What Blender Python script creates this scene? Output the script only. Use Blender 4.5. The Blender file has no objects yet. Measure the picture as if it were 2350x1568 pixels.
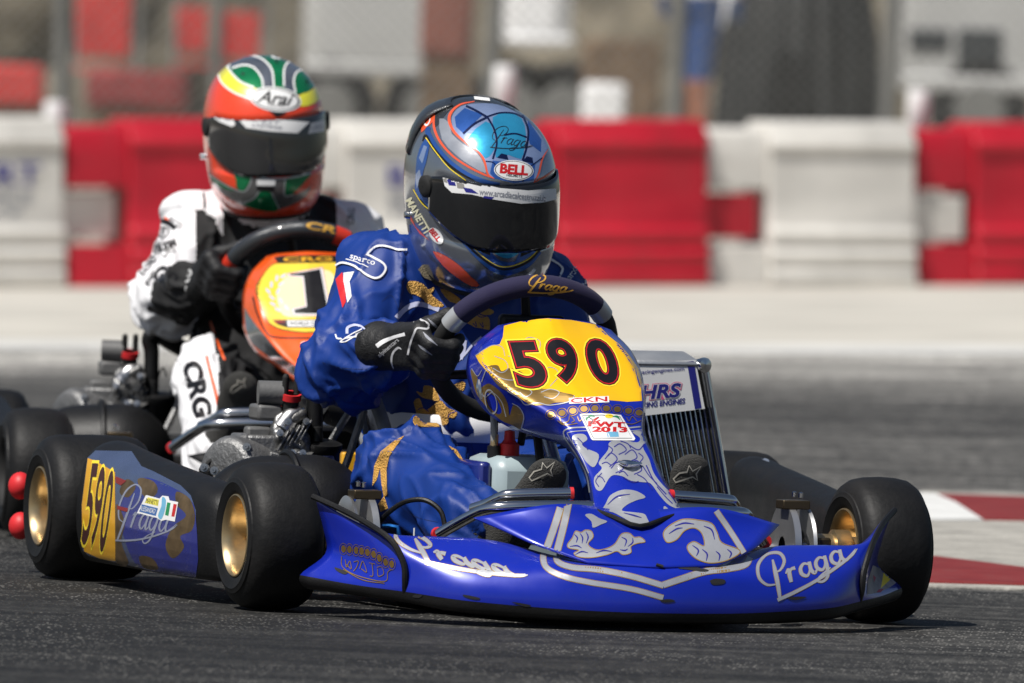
import bpy, bmesh, math, random
import numpy as np
from mathutils import Vector, Matrix
from mathutils.bvhtree import BVHTree
from mathutils.geometry import tessellate_polygon

random.seed(7); np.random.seed(7)
SC = bpy.context.scene
COL = SC.collection

# ------------------------------------------------------------------ camera, sky, sun, exposure
CAM_H = .9042; ROLL = math.radians(1.944); PITCH = math.atan(558/26200); FPX = 26200.; DIST = 20.
_cp, _sp = math.cos(PITCH), math.sin(PITCH); _c, _s = math.cos(ROLL), math.sin(ROLL)
cFW = np.array([0, _cp, -_sp]); _up = np.array([0, _sp, _cp]); _rt = np.array([1., 0, 0])
cX = _rt*_c + _up*_s; cY = _up*_c - _rt*_s
cPos = np.array([0, -DIST, CAM_H])
cam = bpy.data.cameras.new('camera'); camo = bpy.data.objects.new('camera', cam); COL.objects.link(camo)
camo.matrix_world = Matrix(((cX[0], cY[0], -cFW[0], cPos[0]), (cX[1], cY[1], -cFW[1], cPos[1]), (cX[2], cY[2], -cFW[2], cPos[2]), (0, 0, 0, 1)))
cam.sensor_width = 36; cam.lens = FPX/2350*36; cam.clip_start = .5; cam.clip_end = 5000
cam.dof.use_dof = True; cam.dof.focus_distance = 19.85; cam.dof.aperture_fstop = 8.2
SC.camera = camo

w = bpy.data.worlds.new('World'); SC.world = w; w.use_nodes = True
nt = w.node_tree; bg = nt.nodes['Background']
sky = nt.nodes.new('ShaderNodeTexSky'); sky.sky_type = 'NISHITA'; sky.sun_disc = False
SUN = Vector((-.40, -.38, .84)).normalized()
sky.sun_elevation = math.asin(SUN.z); sky.sun_rotation = math.atan2(SUN.x, SUN.y)
sky.air_density = 1.0; sky.dust_density = 1.5; sky.ozone_density = 1.0
nt.links.new(sky.outputs[0], bg.inputs[0]); bg.inputs[1].default_value = .050
sl = bpy.data.lights.new('sun', 'SUN'); sl.energy = 5.0; sl.angle = math.radians(.6); sl.color = (1, .965, .91)
so = bpy.data.objects.new('sun', sl); COL.objects.link(so)
so.rotation_euler = (-SUN).to_track_quat('-Z', 'Y').to_euler(); so.location = (-4, -3, 12)
SC.view_settings.view_transform = 'Standard'; SC.view_settings.look = 'None'
SC.view_settings.exposure = 0.06; SC.view_settings.gamma = 1; SC.view_settings.use_curve_mapping = False
SC.render.engine = 'CYCLES'
SC.cycles.max_bounces = 6; SC.cycles.glossy_bounces = 4; SC.cycles.transparent_max_bounces = 12

# ------------------------------------------------------------------ measuring helpers
def view_dir(px, py):
    d = cFW + cX*((px-1175)/FPX) - cY*((py-784)/FPX)
    return d/np.linalg.norm(d)
def at_depth(px, py, y):                       # a point of the place at world depth y
    d = view_dir(px, py); return cPos + d*((y-cPos[1])/d[1])
class Frame:
    """ground frame of a kart: X forward, Y left, Z up, origin under the front axle"""
    def __init__(s, x0, y0, yaw):
        a = math.radians(yaw); s.yaw = a
        s.o = np.array([x0, y0, 0.])
        s.M = np.array([[math.sin(a), -math.cos(a), 0], [math.cos(a), math.sin(a), 0], [0, 0, 1.]])
    def at(s, px, py, X=None, Y=None, Z=None):
        o = s.M @ (cPos-s.o); d = s.M @ view_dir(px, py)
        i, v = (0, X) if X is not None else (1, Y) if Y is not None else (2, Z)
        return o + d*((v-o[i])/d[i])
    def place(s, o):
        o.location = s.o; o.rotation_euler = (0, 0, s.yaw-math.pi/2)
K1 = Frame(.1242, 0, 16.55)
K2 = Frame(-.386, 2.76, 6.0)

# ------------------------------------------------------------------ materials
MATS = {}
def mat(name, col, rough=.5, metal=0., coat=0., bump=0., bscale=80., var=0., vscale=6., trans=0., spec=.5, sheen=0., aniso=None, dirt=0.):
    if name in MATS: return MATS[name]
    m = bpy.data.materials.new(name); m.use_nodes = True; n = m.node_tree; b = n.nodes['Principled BSDF']
    if isinstance(col, str):
        a = n.nodes.new('ShaderNodeVertexColor'); a.layer_name = col; src = a.outputs[0]
    else:
        rgb = n.nodes.new('ShaderNodeRGB'); rgb.outputs[0].default_value = (*col, 1); src = rgb.outputs[0]
    tc = n.nodes.new('ShaderNodeTexCoord')
    if var > 0:
        no = n.nodes.new('ShaderNodeTexNoise'); no.inputs['Scale'].default_value = vscale; no.inputs['Detail'].default_value = 6
        n.links.new(tc.outputs['Object'], no.inputs['Vector'])
        mr = n.nodes.new('ShaderNodeMapRange'); mr.inputs[1].default_value = .25; mr.inputs[2].default_value = .75
        mr.inputs[3].default_value = 1-var; mr.inputs[4].default_value = 1+var
        n.links.new(no.outputs[0], mr.inputs[0])
        mx = n.nodes.new('ShaderNodeMix'); mx.data_type = 'RGBA'; mx.blend_type = 'MULTIPLY'; mx.inputs[0].default_value = 1
        n.links.new(src, mx.inputs[6]); n.links.new(mr.outputs[0], mx.inputs[7]); src = mx.outputs[2]
    if dirt > 0:
        no = n.nodes.new('ShaderNodeTexNoise'); no.inputs['Scale'].default_value = 9; no.inputs['Detail'].default_value = 8; no.inputs['Roughness'].default_value = .7
        n.links.new(tc.outputs['Object'], no.inputs['Vector'])
        mr = n.nodes.new('ShaderNodeMapRange'); mr.inputs[1].default_value = .5; mr.inputs[2].default_value = .8; mr.inputs[3].default_value = 0; mr.inputs[4].default_value = dirt
        n.links.new(no.outputs[0], mr.inputs[0])
        mx = n.nodes.new('ShaderNodeMix'); mx.data_type = 'RGBA'
        n.links.new(mr.outputs[0], mx.inputs[0]); n.links.new(src, mx.inputs[6]); mx.inputs[7].default_value = (.07, .06, .05, 1); src = mx.outputs[2]
    n.links.new(src, b.inputs['Base Color'])
    b.inputs['Roughness'].default_value = rough; b.inputs['Metallic'].default_value = metal
    b.inputs['Coat Weight'].default_value = coat; b.inputs['Coat Roughness'].default_value = .06
    b.inputs['Specular IOR Level'].default_value = spec; b.inputs['Transmission Weight'].default_value = trans
    b.inputs['Sheen Weight'].default_value = sheen
    if rough > .15:
        no = n.nodes.new('ShaderNodeTexNoise'); no.inputs['Scale'].default_value = 25; no.inputs['Detail'].default_value = 5
        n.links.new(tc.outputs['Object'], no.inputs['Vector'])
        mr = n.nodes.new('ShaderNodeMapRange'); mr.inputs[3].default_value = max(.02, rough-.12); mr.inputs[4].default_value = min(1, rough+.12)
        n.links.new(no.outputs[0], mr.inputs[0]); n.links.new(mr.outputs[0], b.inputs['Roughness'])
    if bump > 0:
        no = n.nodes.new('ShaderNodeTexNoise'); no.inputs['Scale'].default_value = bscale; no.inputs['Detail'].default_value = 4
        if aniso:
            mp = n.nodes.new('ShaderNodeMapping'); mp.inputs['Scale'].default_value = aniso
            n.links.new(tc.outputs['Object'], mp.inputs[0]); n.links.new(mp.outputs[0], no.inputs['Vector'])
        else: n.links.new(tc.outputs['Object'], no.inputs['Vector'])
        bp = n.nodes.new('ShaderNodeBump'); bp.inputs['Strength'].default_value = bump; bp.inputs['Distance'].default_value = .01
        n.links.new(no.outputs[0], bp.inputs['Height']); n.links.new(bp.outputs[0], b.inputs['Normal'])
    MATS[name] = m; return m

M_rubber = mat('tyre_rubber', (.0065, .0065, .007), .58, bump=.10, bscale=90, var=.3, vscale=20, spec=.30, dirt=.12)
M_gold = mat('gold_magnesium', (.58, .44, .25), .33, .9, var=.08)
M_chrome = mat('chrome', (.72, .73, .75), .14, 1.0, var=.06)
M_steel = mat('steel', (.45, .45, .46), .32, 1.0, var=.15, vscale=30)
M_alu = mat('cast_aluminium', (.20, .20, .20), .42, .8, bump=.2, bscale=120, var=.5, vscale=45, dirt=.7)
M_dkalu = mat('grey_cast_metal', (.20, .20, .20), .5, .7, bump=.3, bscale=140, var=.3, vscale=20)
M_black = mat('black_plastic', (.0055, .0055, .006), .5, bump=.08, bscale=200, var=.25, vscale=15, spec=.35, dirt=.06)
M_blackm = mat('black_matte', (.010, .010, .010), .75, var=.2)
M_grey = mat('grey_plastic', (.10, .10, .10), .5, bump=.1, bscale=120, var=.3)
M_blue = mat('blue_paint', (.005, .020, .37), .30, .1, coat=.6, var=.07, vscale=3, dirt=.16)
M_darkblue = mat('dark_blue_paint', (.010, .018, .16), .35, coat=.6, var=.1, dirt=.1)
M_bluegrey = mat('blue_grey_film', (.055, .075, .15), .28, coat=.7, var=.2, vscale=8, dirt=.15)
M_yellow = mat('yellow_vinyl', (.90, .50, .0), .35, coat=.5, var=.03)
M_amber = mat('amber_vinyl', (.70, .35, .01), .38, coat=.4, var=.08)
M_yline = mat('yellow_line', (.95, .72, .04), .4)
M_red = mat('red_vinyl', (.55, .012, .015), .4, coat=.3)
M_silver = mat('silver_foil', (.56, .57, .60), .32, .55, var=.12, vscale=14)
M_goldfoil = mat('gold_foil', (.32, .20, .06), .36, .7, var=.25, vscale=18)
M_gilt = mat('gold_embroidery', (.72, .40, .09), .5, .25, bump=.9, bscale=330, var=.25, vscale=40)
M_white = mat('white_vinyl', (.80, .80, .80), .4, var=.03)
M_inkb = mat('black_print', (.008, .007, .008), .4)
M_navy = mat('navy_print', (.02, .02, .22), .4)
M_greenp = mat('green_print', (.02, .25, .09), .4)
M_cyanp = mat('light_blue_print', (.16, .42, .62), .4)
M_orange = mat('orange_paint', (.95, .115, .008), .3, coat=.8, var=.04)
M_holo = mat('prismatic_silver', (.55, .57, .60), .18, .9, var=.3, vscale=30)
M_bluefab = mat('blue_racing_cloth', (.002, .030, .205), .52, spec=.42, sheen=.0, bump=.10, bscale=900, var=.10, vscale=9)
M_navyfab = mat('navy_suede', (.010, .007, .045), .85, sheen=.06, bump=.3, bscale=700)
M_whitefab = mat('white_cloth', (.78, .78, .80), .7, bump=.1, bscale=600, var=.03)
M_blackfab = mat('black_cloth', (.010, .010, .011), .8, bump=.15, bscale=500, var=.2)
M_glove = mat('black_glove_leather', (.006, .006, .007), .62, bump=.25, bscale=260)
M_shoe = mat('charcoal_rubber_sole', (.040, .039, .036), .85, bump=.7, bscale=420, var=.2, vscale=50)
M_khaki = mat('khaki_webbing', (.17, .14, .09), .8, bump=.5, bscale=500)
M_redrub = mat('red_rubber', (.62, .020, .025), .5, bump=.05)
M_visor = mat('smoked_visor', (.015, .016, .018), .05, .3, coat=.8, spec=.5)
M_visor2 = mat('mirror_visor', (.06, .06, .062), .05, .6, coat=.8)

# ------------------------------------------------------------------ mesh helpers
def link(o, parent=None):
    COL.objects.link(o)
    if parent is not None: o.parent = parent
    return o
def empty(name, frame=None, loc=None):
    o = bpy.data.objects.new(name, None); o.empty_display_size = .1; COL.objects.link(o)
    if frame: frame.place(o)
    if loc is not None: o.location = loc
    return o
def tag(o, label=None, cat=None, group=None, kind=None):
    if label: o['label'] = label
    if cat: o['category'] = cat
    if group: o['group'] = group
    if kind: o['kind'] = kind
    return o
def obj(name, v, f, m, parent=None, smooth=True, thick=0, out=None, bevel=0, sub=0):
    me = bpy.data.meshes.new(name)
    me.from_pydata([tuple(map(float, p)) for p in v], [], [tuple(int(i) for i in q) for q in f])
    for mm in (m if isinstance(m, (list, tuple)) else [m]): me.materials.append(mm)
    if out is not None:
        me.update(); n = sum((Vector(p.normal)*p.area for p in me.polygons), Vector())
        if n.dot(Vector(out)) < 0: me.flip_normals()
    if smooth: me.shade_smooth()
    me.update()
    o = bpy.data.objects.new(name, me); link(o, parent)
    if thick: q = o.modifiers.new('thick', 'SOLIDIFY'); q.thickness = thick; q.offset = -1
    if bevel: q = o.modifiers.new('bevel', 'BEVEL'); q.width = bevel; q.segments = 2; q.limit_method = 'ANGLE'; q.angle_limit = math.radians(40)
    if sub: q = o.modifiers.new('sub', 'SUBSURF'); q.levels = sub; q.render_levels = sub
    return o
def catmull(P, n, closed=False):
    P = np.asarray(P, float); N = len(P); out = []
    segs = N if closed else N-1
    for i in range(segs):
        if closed: a, b, c, d = P[(i-1) % N], P[i], P[(i+1) % N], P[(i+2) % N]
        else:
            b, c = P[i], P[i+1]; a = P[i-1] if i else 2*b-c; d = P[i+2] if i+2 < N else 2*c-b
        for k in range(n):
            t = k/n
            out.append(.5*((2*b)+(-a+c)*t+(2*a-5*b+4*c-d)*t*t+(-a+3*b-3*c+d)*t**3))
    if not closed: out.append(P[-1])
    return np.array(out)
def surf(ctrl, nr=6, nc=6, rsmooth=True, csmooth=True):
    A = np.asarray(ctrl, float)
    def lin(P, n):
        o = []
        for i in range(len(P)-1):
            for k in range(n): o.append(P[i]+(P[i+1]-P[i])*k/n)
        o.append(P[-1]); return np.array(o)
    B = np.array([(catmull if csmooth else lin)(r, nc) for r in A])
    Cc = np.array([(catmull if rsmooth else lin)(B[:, j], nr) for j in range(B.shape[1])]).transpose(1, 0, 2)
    R, Q = Cc.shape[:2]
    f = [(i*Q+j, i*Q+j+1, (i+1)*Q+j+1, (i+1)*Q+j) for i in range(R-1) for j in range(Q-1)]
    return Cc.reshape(-1, 3), f
class MB:
    """collects primitives of one part"""
    def __init__(s): s.v = []; s.f = []
    def add(s, v, f):
        o = len(s.v); s.v += [tuple(p) for p in v]; s.f += [tuple(i+o for i in q) for q in f]; return s
    def box(s, c, size, rot=None):
        c = Vector(c); h = Vector(size)/2
        v = [Vector((x*h.x, y*h.y, z*h.z)) for x in (-1, 1) for y in (-1, 1) for z in (-1, 1)]
        if rot is not None: v = [rot @ p for p in v]
        s.add([c+p for p in v], [(0, 1, 3, 2), (4, 6, 7, 5), (0, 4, 5, 1), (2, 3, 7, 6), (0, 2, 6, 4), (1, 5, 7, 3)]); return s
    def tube(s, pts, r, seg=10, sm=0, closed=False):
        P = np.asarray(pts, float); R = np.full(len(P), r, float) if np.isscalar(r) else np.asarray(r, float)
        if sm:
            Q = catmull(np.c_[P, R], sm, closed); P, R = Q[:, :3], Q[:, 3]
        n = len(P); T = np.zeros_like(P)
        for i in range(n):
            a, b = (P[i-1], P[(i+1) % n]) if closed else (P[max(i-1, 0)], P[min(i+1, n-1)])
            T[i] = (b-a)/max(1e-9, np.linalg.norm(b-a))
        u = np.cross(T[0], (0, 0, 1.)); 
        if np.linalg.norm(u) < .1: u = np.cross(T[0], (0, 1., 0))
        u /= np.linalg.norm(u); v = []; f = []
        for i in range(n):
            u = u-T[i]*np.dot(u, T[i]); u /= np.linalg.norm(u); q = np.cross(T[i], u)
            for k in range(seg):
                a = 2*math.pi*k/seg; v.append(P[i]+R[i]*(u*math.cos(a)+q*math.sin(a)))
        for i in range(n if closed else n-1):
            j = (i+1) % n
            for k in range(seg): l = (k+1) % seg; f.append((i*seg+k, i*seg+l, j*seg+l, j*seg+k))
        if not closed: f += [tuple(range(seg))[::-1], tuple((n-1)*seg+k for k in range(seg))]
        s.add(v, f); return s
    def lathe(s, prof, c, axis, seg=48, cap=False):
        """prof: (distance along axis, radius)"""
        c = np.array(c, float); ax = np.array(axis, float); ax /= np.linalg.norm(ax)
        u = np.cross(ax, (0, 0, 1.)); 
        if np.linalg.norm(u) < .1: u = np.cross(ax, (1., 0, 0))
        u /= np.linalg.norm(u); q = np.cross(ax, u); v = []; f = []
        for d, r in prof:
            for k in range(seg):
                a = 2*math.pi*k/seg; v.append(c+ax*d+r*(u*math.cos(a)+q*math.sin(a)))
        for i in range(len(prof)-1):
            for k in range(seg): l = (k+1) % seg; f.append((i*seg+k, i*seg+l, (i+1)*seg+l, (i+1)*seg+k))
        if cap: f += [tuple(range(seg))[::-1], tuple((len(prof)-1)*seg+k for k in range(seg))]
        s.add(v, f); return s
    def ball(s, c, r, n=10, sc=(1, 1, 1)):
        pr = [(-r*math.cos(math.pi*i/n), max(1e-4, r*math.sin(math.pi*i/n))) for i in range(n+1)]
        b = MB().lathe(pr, (0, 0, 0), (0, 0, 1), 2*n)
        s.add([(c[0]+p[0]*sc[0], c[1]+p[1]*sc[1], c[2]+p[2]*sc[2]) for p in b.v], b.f); return s
    def build(s, name, m, parent=None, smooth=True, bevel=0, sub=0):
        o = obj(name, s.v, s.f, m, parent, smooth, bevel=bevel, sub=sub)
        if smooth and not sub:
            o.data.set_sharp_from_angle(angle=math.radians(42))
        return o

# ------------------------------------------------------------------ noise and solid bodies (distance fields meshed as one surface)
def _h(i, j, k):
    n = (i*374761393+j*668265263+k*2147483647) & 0xffffffff
    n = ((n ^ (n >> 13))*1274126177) & 0xffffffff
    return ((n ^ (n >> 16)) & 0xffff)/65535.
def noise(P):
    P = np.asarray(P, float); I = np.floor(P).astype(np.int64); F = P-I; F = F*F*(3-2*F); r = 0
    for a in (0, 1):
        for b in (0, 1):
            for c in (0, 1):
                wgt = (F[:, 0] if a else 1-F[:, 0])*(F[:, 1] if b else 1-F[:, 1])*(F[:, 2] if c else 1-F[:, 2])
                r = r+wgt*_h(I[:, 0]+a, I[:, 1]+b, I[:, 2]+c)
    return r
def prim_d(P, a, b, ra, rb, sq=None):
    a = np.array(a, float); b = np.array(b, float); ab = b-a; L = max(1e-9, ab@ab)
    if sq is not None:
        n, k = np.array(sq[:3], float), sq[3]; n /= np.linalg.norm(n)      # flattened along n by factor k
        d0 = P-a; t = np.clip((d0@ab)/L, 0, 1); q = d0-t[:, None]*ab; qn = q@n
        q = q+np.outer(qn*(1/k-1), n); return np.linalg.norm(q, axis=1)-(ra+(rb-ra)*t), t
    t = np.clip(((P-a)@ab)/L, 0, 1)
    return np.linalg.norm(P-a-t[:, None]*ab, axis=1)-(ra+(rb-ra)*t), t
def solid(prims, h, k):
    """smooth union of tapered limbs -> vertices, quads, nearest limb id and position along it"""
    lo = np.min([np.minimum(p[0], p[1])-max(p[2], p[3])*1.2 for p in prims], 0)-2*h
    hi = np.max([np.maximum(p[0], p[1])+max(p[2], p[3])*1.2 for p in prims], 0)+2*h
    n = np.ceil((hi-lo)/h).astype(int)+1
    G = np.full(n, .06, np.float32)
    ax = [lo[i]+h*np.arange(n[i]) for i in range(3)]
    for p in prims:
        R = max(p[2], p[3])*1.25+.06
        i0 = np.maximum(0, np.floor((np.minimum(p[0], p[1])-R-lo)/h).astype(int)); i1 = np.minimum(n, np.ceil((np.maximum(p[0], p[1])+R-lo)/h).astype(int)+1)
        X, Y, Z = np.meshgrid(*[ax[i][i0[i]:i1[i]] for i in range(3)], indexing='ij')
        d, _ = prim_d(np.stack([X.ravel(), Y.ravel(), Z.ravel()], 1), *p[:4], p[4] if len(p) > 4 else None)
        sl_ = tuple(slice(i0[i], i1[i]) for i in range(3)); A = G[sl_]; d = d.reshape(A.shape).astype(np.float32)
        hh = np.clip(.5+.5*(A-d)/k, 0, 1); G[sl_] = A+(d-A)*hh-k*hh*(1-hh)
    S = G < 0; c = [slice(None, -1), slice(1, None)]
    cnt = sum(S[c[a], c[b], c[e]].astype(int) for a in (0, 1) for b in (0, 1) for e in (0, 1))
    act = (cnt > 0) & (cnt < 8); idx = np.full(act.shape, -1); idx[act] = np.arange(act.sum())
    ac = np.argwhere(act); acc = np.zeros((len(ac), 3)); num = np.zeros(len(ac))
    cor = [(a, b, e) for a in (0, 1) for b in (0, 1) for e in (0, 1)]
    for p in cor:
        for d in range(3):
            if p[d]: continue
            q = list(p); q[d] = 1
            va = G[ac[:, 0]+p[0], ac[:, 1]+p[1], ac[:, 2]+p[2]]; vb = G[ac[:, 0]+q[0], ac[:, 1]+q[1], ac[:, 2]+q[2]]
            mk = (va < 0) != (vb < 0); t = np.where(mk, va/np.where(mk, va-vb, 1), 0)
            pt = np.array(p, float)[None, :].repeat(len(ac), 0); pt[:, d] = t
            acc[mk] += pt[mk]; num[mk] += 1
    V = lo+h*(ac+acc/num[:, None]); F = []
    for d in range(3):
        u, v2 = (d+1) % 3, (d+2) % 3
        A = np.moveaxis(S, d, 0); e = A[:-1] != A[1:]; e = np.moveaxis(e, 0, d)
        E_ = np.argwhere(e); E_ = E_[(E_[:, u] > 0) & (E_[:, v2] > 0) & (E_[:, u] < act.shape[u]) & (E_[:, v2] < act.shape[v2])]
        def cell(du, dv):
            q = E_.copy(); q[:, u] -= du; q[:, v2] -= dv; return idx[q[:, 0], q[:, 1], q[:, 2]]
        quad = np.stack([cell(1, 1), cell(0, 1), cell(0, 0), cell(1, 0)], 1)
        ins = S[E_[:, 0], E_[:, 1], E_[:, 2]]; quad[~ins] = quad[~ins][:, ::-1]
        F.append(quad[(quad >= 0).all(1)])
    F = np.concatenate(F); best = np.full(len(V), 9.); who = np.zeros(len(V), int); par = np.zeros(len(V))
    for i, p in enumerate(prims):
        d, t = prim_d(V, *p[:4], p[4] if len(p) > 4 else None); m = d < best; best[m] = d[m]; who[m] = i; par[m] = t[m]
    for _ in range(2):                          # light relaxing
        s1 = np.zeros_like(V); c1 = np.zeros(len(V))
        for a in range(4):
            np.add.at(s1, F[:, a], V[F[:, (a+1) % 4]]); np.add.at(c1, F[:, a], 1)
        V = V*.5+.5*s1/np.maximum(c1, 1)[:, None]
    return V, F, who, par
def vnormals(V, F):
    n = np.cross(V[F[:, 2]]-V[F[:, 0]], V[F[:, 3]]-V[F[:, 1]]); N = np.zeros_like(V)
    for a in range(4): np.add.at(N, F[:, a], n)
    return N/np.maximum(1e-12, np.linalg.norm(N, axis=1))[:, None]

# ------------------------------------------------------------------ printed graphics laid onto a surface
class Art:
    """a flat artwork sheet held before a surface; artwork units are the photograph's reading grid, thrown on along one direction"""
    def __init__(s, fr, cx, cy, X=None, Y=None, Z=None):
        s.c = (cx, cy); s.o = fr.at(cx, cy, X, Y, Z); wp = fr.o+fr.M.T @ s.o
        z = (wp-cPos) @ cFW
        s.u = fr.M @ (cX*z/FPX); s.v = fr.M @ (-cY*z/FPX); s.d = fr.M @ view_dir(cx, cy)
    def p(s, x, y): return s.o+s.u*(x-s.c[0])+s.v*(y-s.c[1])
BV = {}
def bvh(o):
    if o.name not in BV:
        BV[o.name] = BVHTree.FromPolygons([v.co for v in o.data.vertices], [tuple(p.vertices) for p in o.data.polygons])
    return BV[o.name]
def zt(x0, y0, sc):                            # reads coordinates off an enlargement
    return lambda pts: [((x0+x/sc)/1.28426, (y0+y/sc)/1.28426) for x, y in pts]
ident = lambda pts: list(pts)
def poly(pts, holes=(), sm=0, T=ident):
    L = [T(pts)]+[T(h) for h in holes]
    if sm: L = [[tuple(q) for q in catmull(p, sm, True)] for p in L]
    vl = [[Vector((x, y, 0)) for x, y in p] for p in L]; V = [q for p in vl for q in p]
    return [(q.x, q.y) for q in V], [tuple(t) for t in tessellate_polygon(vl)]
def stroke(pts, wd, sm=6, T=ident, closed=False):
    P = np.array(T(pts)); Wd = np.full(len(P), wd, float) if np.isscalar(wd) else np.array(wd, float)
    a0, a1 = T([(0, 0), (1, 0)]); Wd = Wd*abs(a1[0]-a0[0])
    Q = catmull(np.c_[P, Wd], sm, closed) if sm else np.c_[P, Wd]
    P, Wd = Q[:, :2], Q[:, 2]; n = len(P); v = []
    for i in range(n):
        a, b = (P[i-1], P[(i+1) % n]) if closed else (P[max(0, i-1)], P[min(n-1, i+1)])
        t = (b-a)/max(1e-9, np.linalg.norm(b-a)); nn = np.array([-t[1], t[0]])*Wd[i]/2; v += [tuple(P[i]+nn), tuple(P[i]-nn)]
    return v, [(2*i, 2*i+1, (2*i+3) % (2*n), (2*i+2) % (2*n)) for i in range(n if closed else n-1)]
def ellipse(cx, cy, rx, ry, ang=0, n=28, T=ident, hole=0):
    a = math.radians(ang); ring = lambda k: [(cx+k*rx*math.cos(t)*math.cos(a)-k*ry*math.sin(t)*math.sin(a), cy+k*rx*math.cos(t)*math.sin(a)+k*ry*math.sin(t)*math.cos(a)) for t in [2*math.pi*i/n for i in range(n)]]
    return poly(ring(1), [ring(hole)] if hole else (), 0, T)
_TX = {}
def text_mesh(s, off=0., shear=0.):
    key = (s, off, shear)
    if key not in _TX:
        cu = bpy.data.curves.new('t', 'FONT'); cu.body = s; cu.size = 1; cu.offset = off; cu.shear = shear; cu.resolution_u = 5
        o = bpy.data.objects.new('t', cu); COL.objects.link(o); bpy.context.view_layer.update()
        me = o.evaluated_get(bpy.context.evaluated_depsgraph_get()).to_mesh()
        _TX[key] = ([(v.co.x, v.co.y) for v in me.vertices], [tuple(p.vertices) for p in me.polygons])
        bpy.data.objects.remove(o); bpy.data.curves.remove(cu)
    return _TX[key]
def text(s, cx, cy, wd, ht, ang=0, off=.0, shear=0., box=None, T=ident, curve=0.):
    """lettering fitted to a box of wd x ht centred at cx, cy"""
    v0 = np.array(text_mesh(s, box if box is not None else 0, shear)[0]); v, f = text_mesh(s, off, shear); v = np.array(v)
    lo, hi = v0.min(0), v0.max(0); q = (v-(lo+hi)/2)/(hi-lo)*np.array([wd, -ht])
    if curve: q[:, 1] += curve*(2*q[:, 0]/wd)**2
    a = math.radians(ang); c, s_ = math.cos(a), math.sin(a)
    return T([(cx+x*c-y*s_, cy+x*s_+y*c) for x, y in q]), f
def decal(name, target, art, shapes, m, parent=None, h=.0010, dens=9., step=.00004):
    if 1 < len(shapes) <= 24 and step:
        r = None
        for i, sh in enumerate(shapes): r = decal(name, target, art, [sh], m, parent, h+i*.00004, dens, 0)
        return r
    tr = bvh(target); AV = []; AF = []
    for si, (v2, f2) in enumerate(shapes):
        bm = bmesh.new(); vs = [bm.verts.new((x, y, 0)) for x, y in v2]
        for q in f2:
            try: bm.faces.new([vs[i] for i in q])
            except ValueError: pass
        bmesh.ops.triangulate(bm, faces=bm.faces[:])
        for _ in range(6):
            le = [e for e in bm.edges if e.calc_length() > dens]
            if not le or len(bm.verts) > 30000: break
            bmesh.ops.subdivide_edges(bm, edges=le, cuts=1); bmesh.ops.triangulate(bm, faces=bm.faces[:])
        bm.verts.index_update(); mp = {}; d = Vector(art.d)
        for v in bm.verts:
            o = Vector(art.p(v.co.x, v.co.y)); hit = tr.ray_cast(o-d*.7, d, 1.6)
            if hit[0] is None: continue
            nn = hit[1] if hit[1].dot(d) < 0 else -hit[1]
            if nn.dot(d) > -.06: continue
            mp[v.index] = len(AV); AV.append(tuple(hit[0]+nn*(h*.45+si*step)-d*.0001))
        for fc in bm.faces:
            ids = [v.index for v in fc.verts]
            if all(i in mp for i in ids):
                P = [Vector(AV[mp[i]]) for i in ids]
                if max((P[i]-P[i-1]).length for i in range(3)) < .05: AF.append([mp[i] for i in ids])
        bm.free()
    if not AF: print('DECAL EMPTY', name); return None
    return obj(name, AV, AF, m, parent or target, smooth=True, out=tuple(-np.array(art.d)))
def script_logo(x, y, wd, ang=0, shear=0., ys=1., lw=1., T=ident, under=True):
    """the flowing hand-lettered word on the kart: five joined letters and an underline swash"""
    S = [([(.62, .30), (.10, .55), (-.12, 1.3), (.25, 2.25), (1.1, 2.75), (1.85, 2.5), (1.9, 1.8), (1.4, 1.25), (.95, 1.2)], [.10, .16, .2, .2, .16, .2, .2, .14, .08]),
         ([(1.25, 2.2), (1.0, 1.2), (.72, .1), (.45, -.85)], [.12, .26, .26, .2]),
         ([(1.55, .8), (1.85, 1.0), (1.72, .5), (1.62, .02)], [.08, .22, .26, .2]), ([(1.7, .5), (2.0, .95), (2.3, .95)], [.08, .16, .22]),
         ([(3.22, .8), (2.95, 1.0), (2.6, .75), (2.5, .3), (2.75, .02), (3.05, .3), (3.3, .9)], [.12, .16, .22, .24, .18, .12, .12]), ([(3.32, 1.0), (3.18, .35), (3.3, .02), (3.6, .25)], [.22, .24, .2, .08]),
         ([(4.32, .8), (4.05, 1.0), (3.7, .75), (3.6, .3), (3.85, .02), (4.15, .3), (4.4, .9)], [.12, .16, .22, .24, .18, .12, .12]), ([(4.42, 1.0), (4.22, .1), (3.95, -.6), (3.5, -.85), (3.2, -.65), (3.6, -.35), (4.4, -.05)], [.22, .24, .2, .16, .14, .12, .08]),
         ([(5.42, .8), (5.15, 1.0), (4.8, .75), (4.7, .3), (4.95, .02), (5.25, .3), (5.5, .9)], [.12, .16, .22, .24, .18, .12, .12]), ([(5.52, 1.0), (5.38, .35), (5.55, .05), (5.9, .2), (6.5, .6)], [.22, .24, .2, .16, .04])]
    if under: S.append(([(.25, -.9), (1.5, -.82), (3.0, -.62), (4.6, -.25), (6.0, .2), (6.6, .55)], [.22, .22, .2, .2, .16, .05]))
    k = wd/6.7; a = math.radians(ang); c, s_ = math.cos(a), math.sin(a); out = []
    for pts, wl in S:
        q = []
        for u, v in pts:
            u2 = (u-3.2+shear*(v-.5))*k; v2 = -(v-.6)*k*ys; q.append((x+u2*c-v2*s_, y+u2*s_+v2*c))
        out.append(stroke(T(q), [wv*k*lw*(T([(1, 0)])[0][0]-T([(0, 0)])[0][0]) for wv in wl], 6))
    return out

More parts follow.
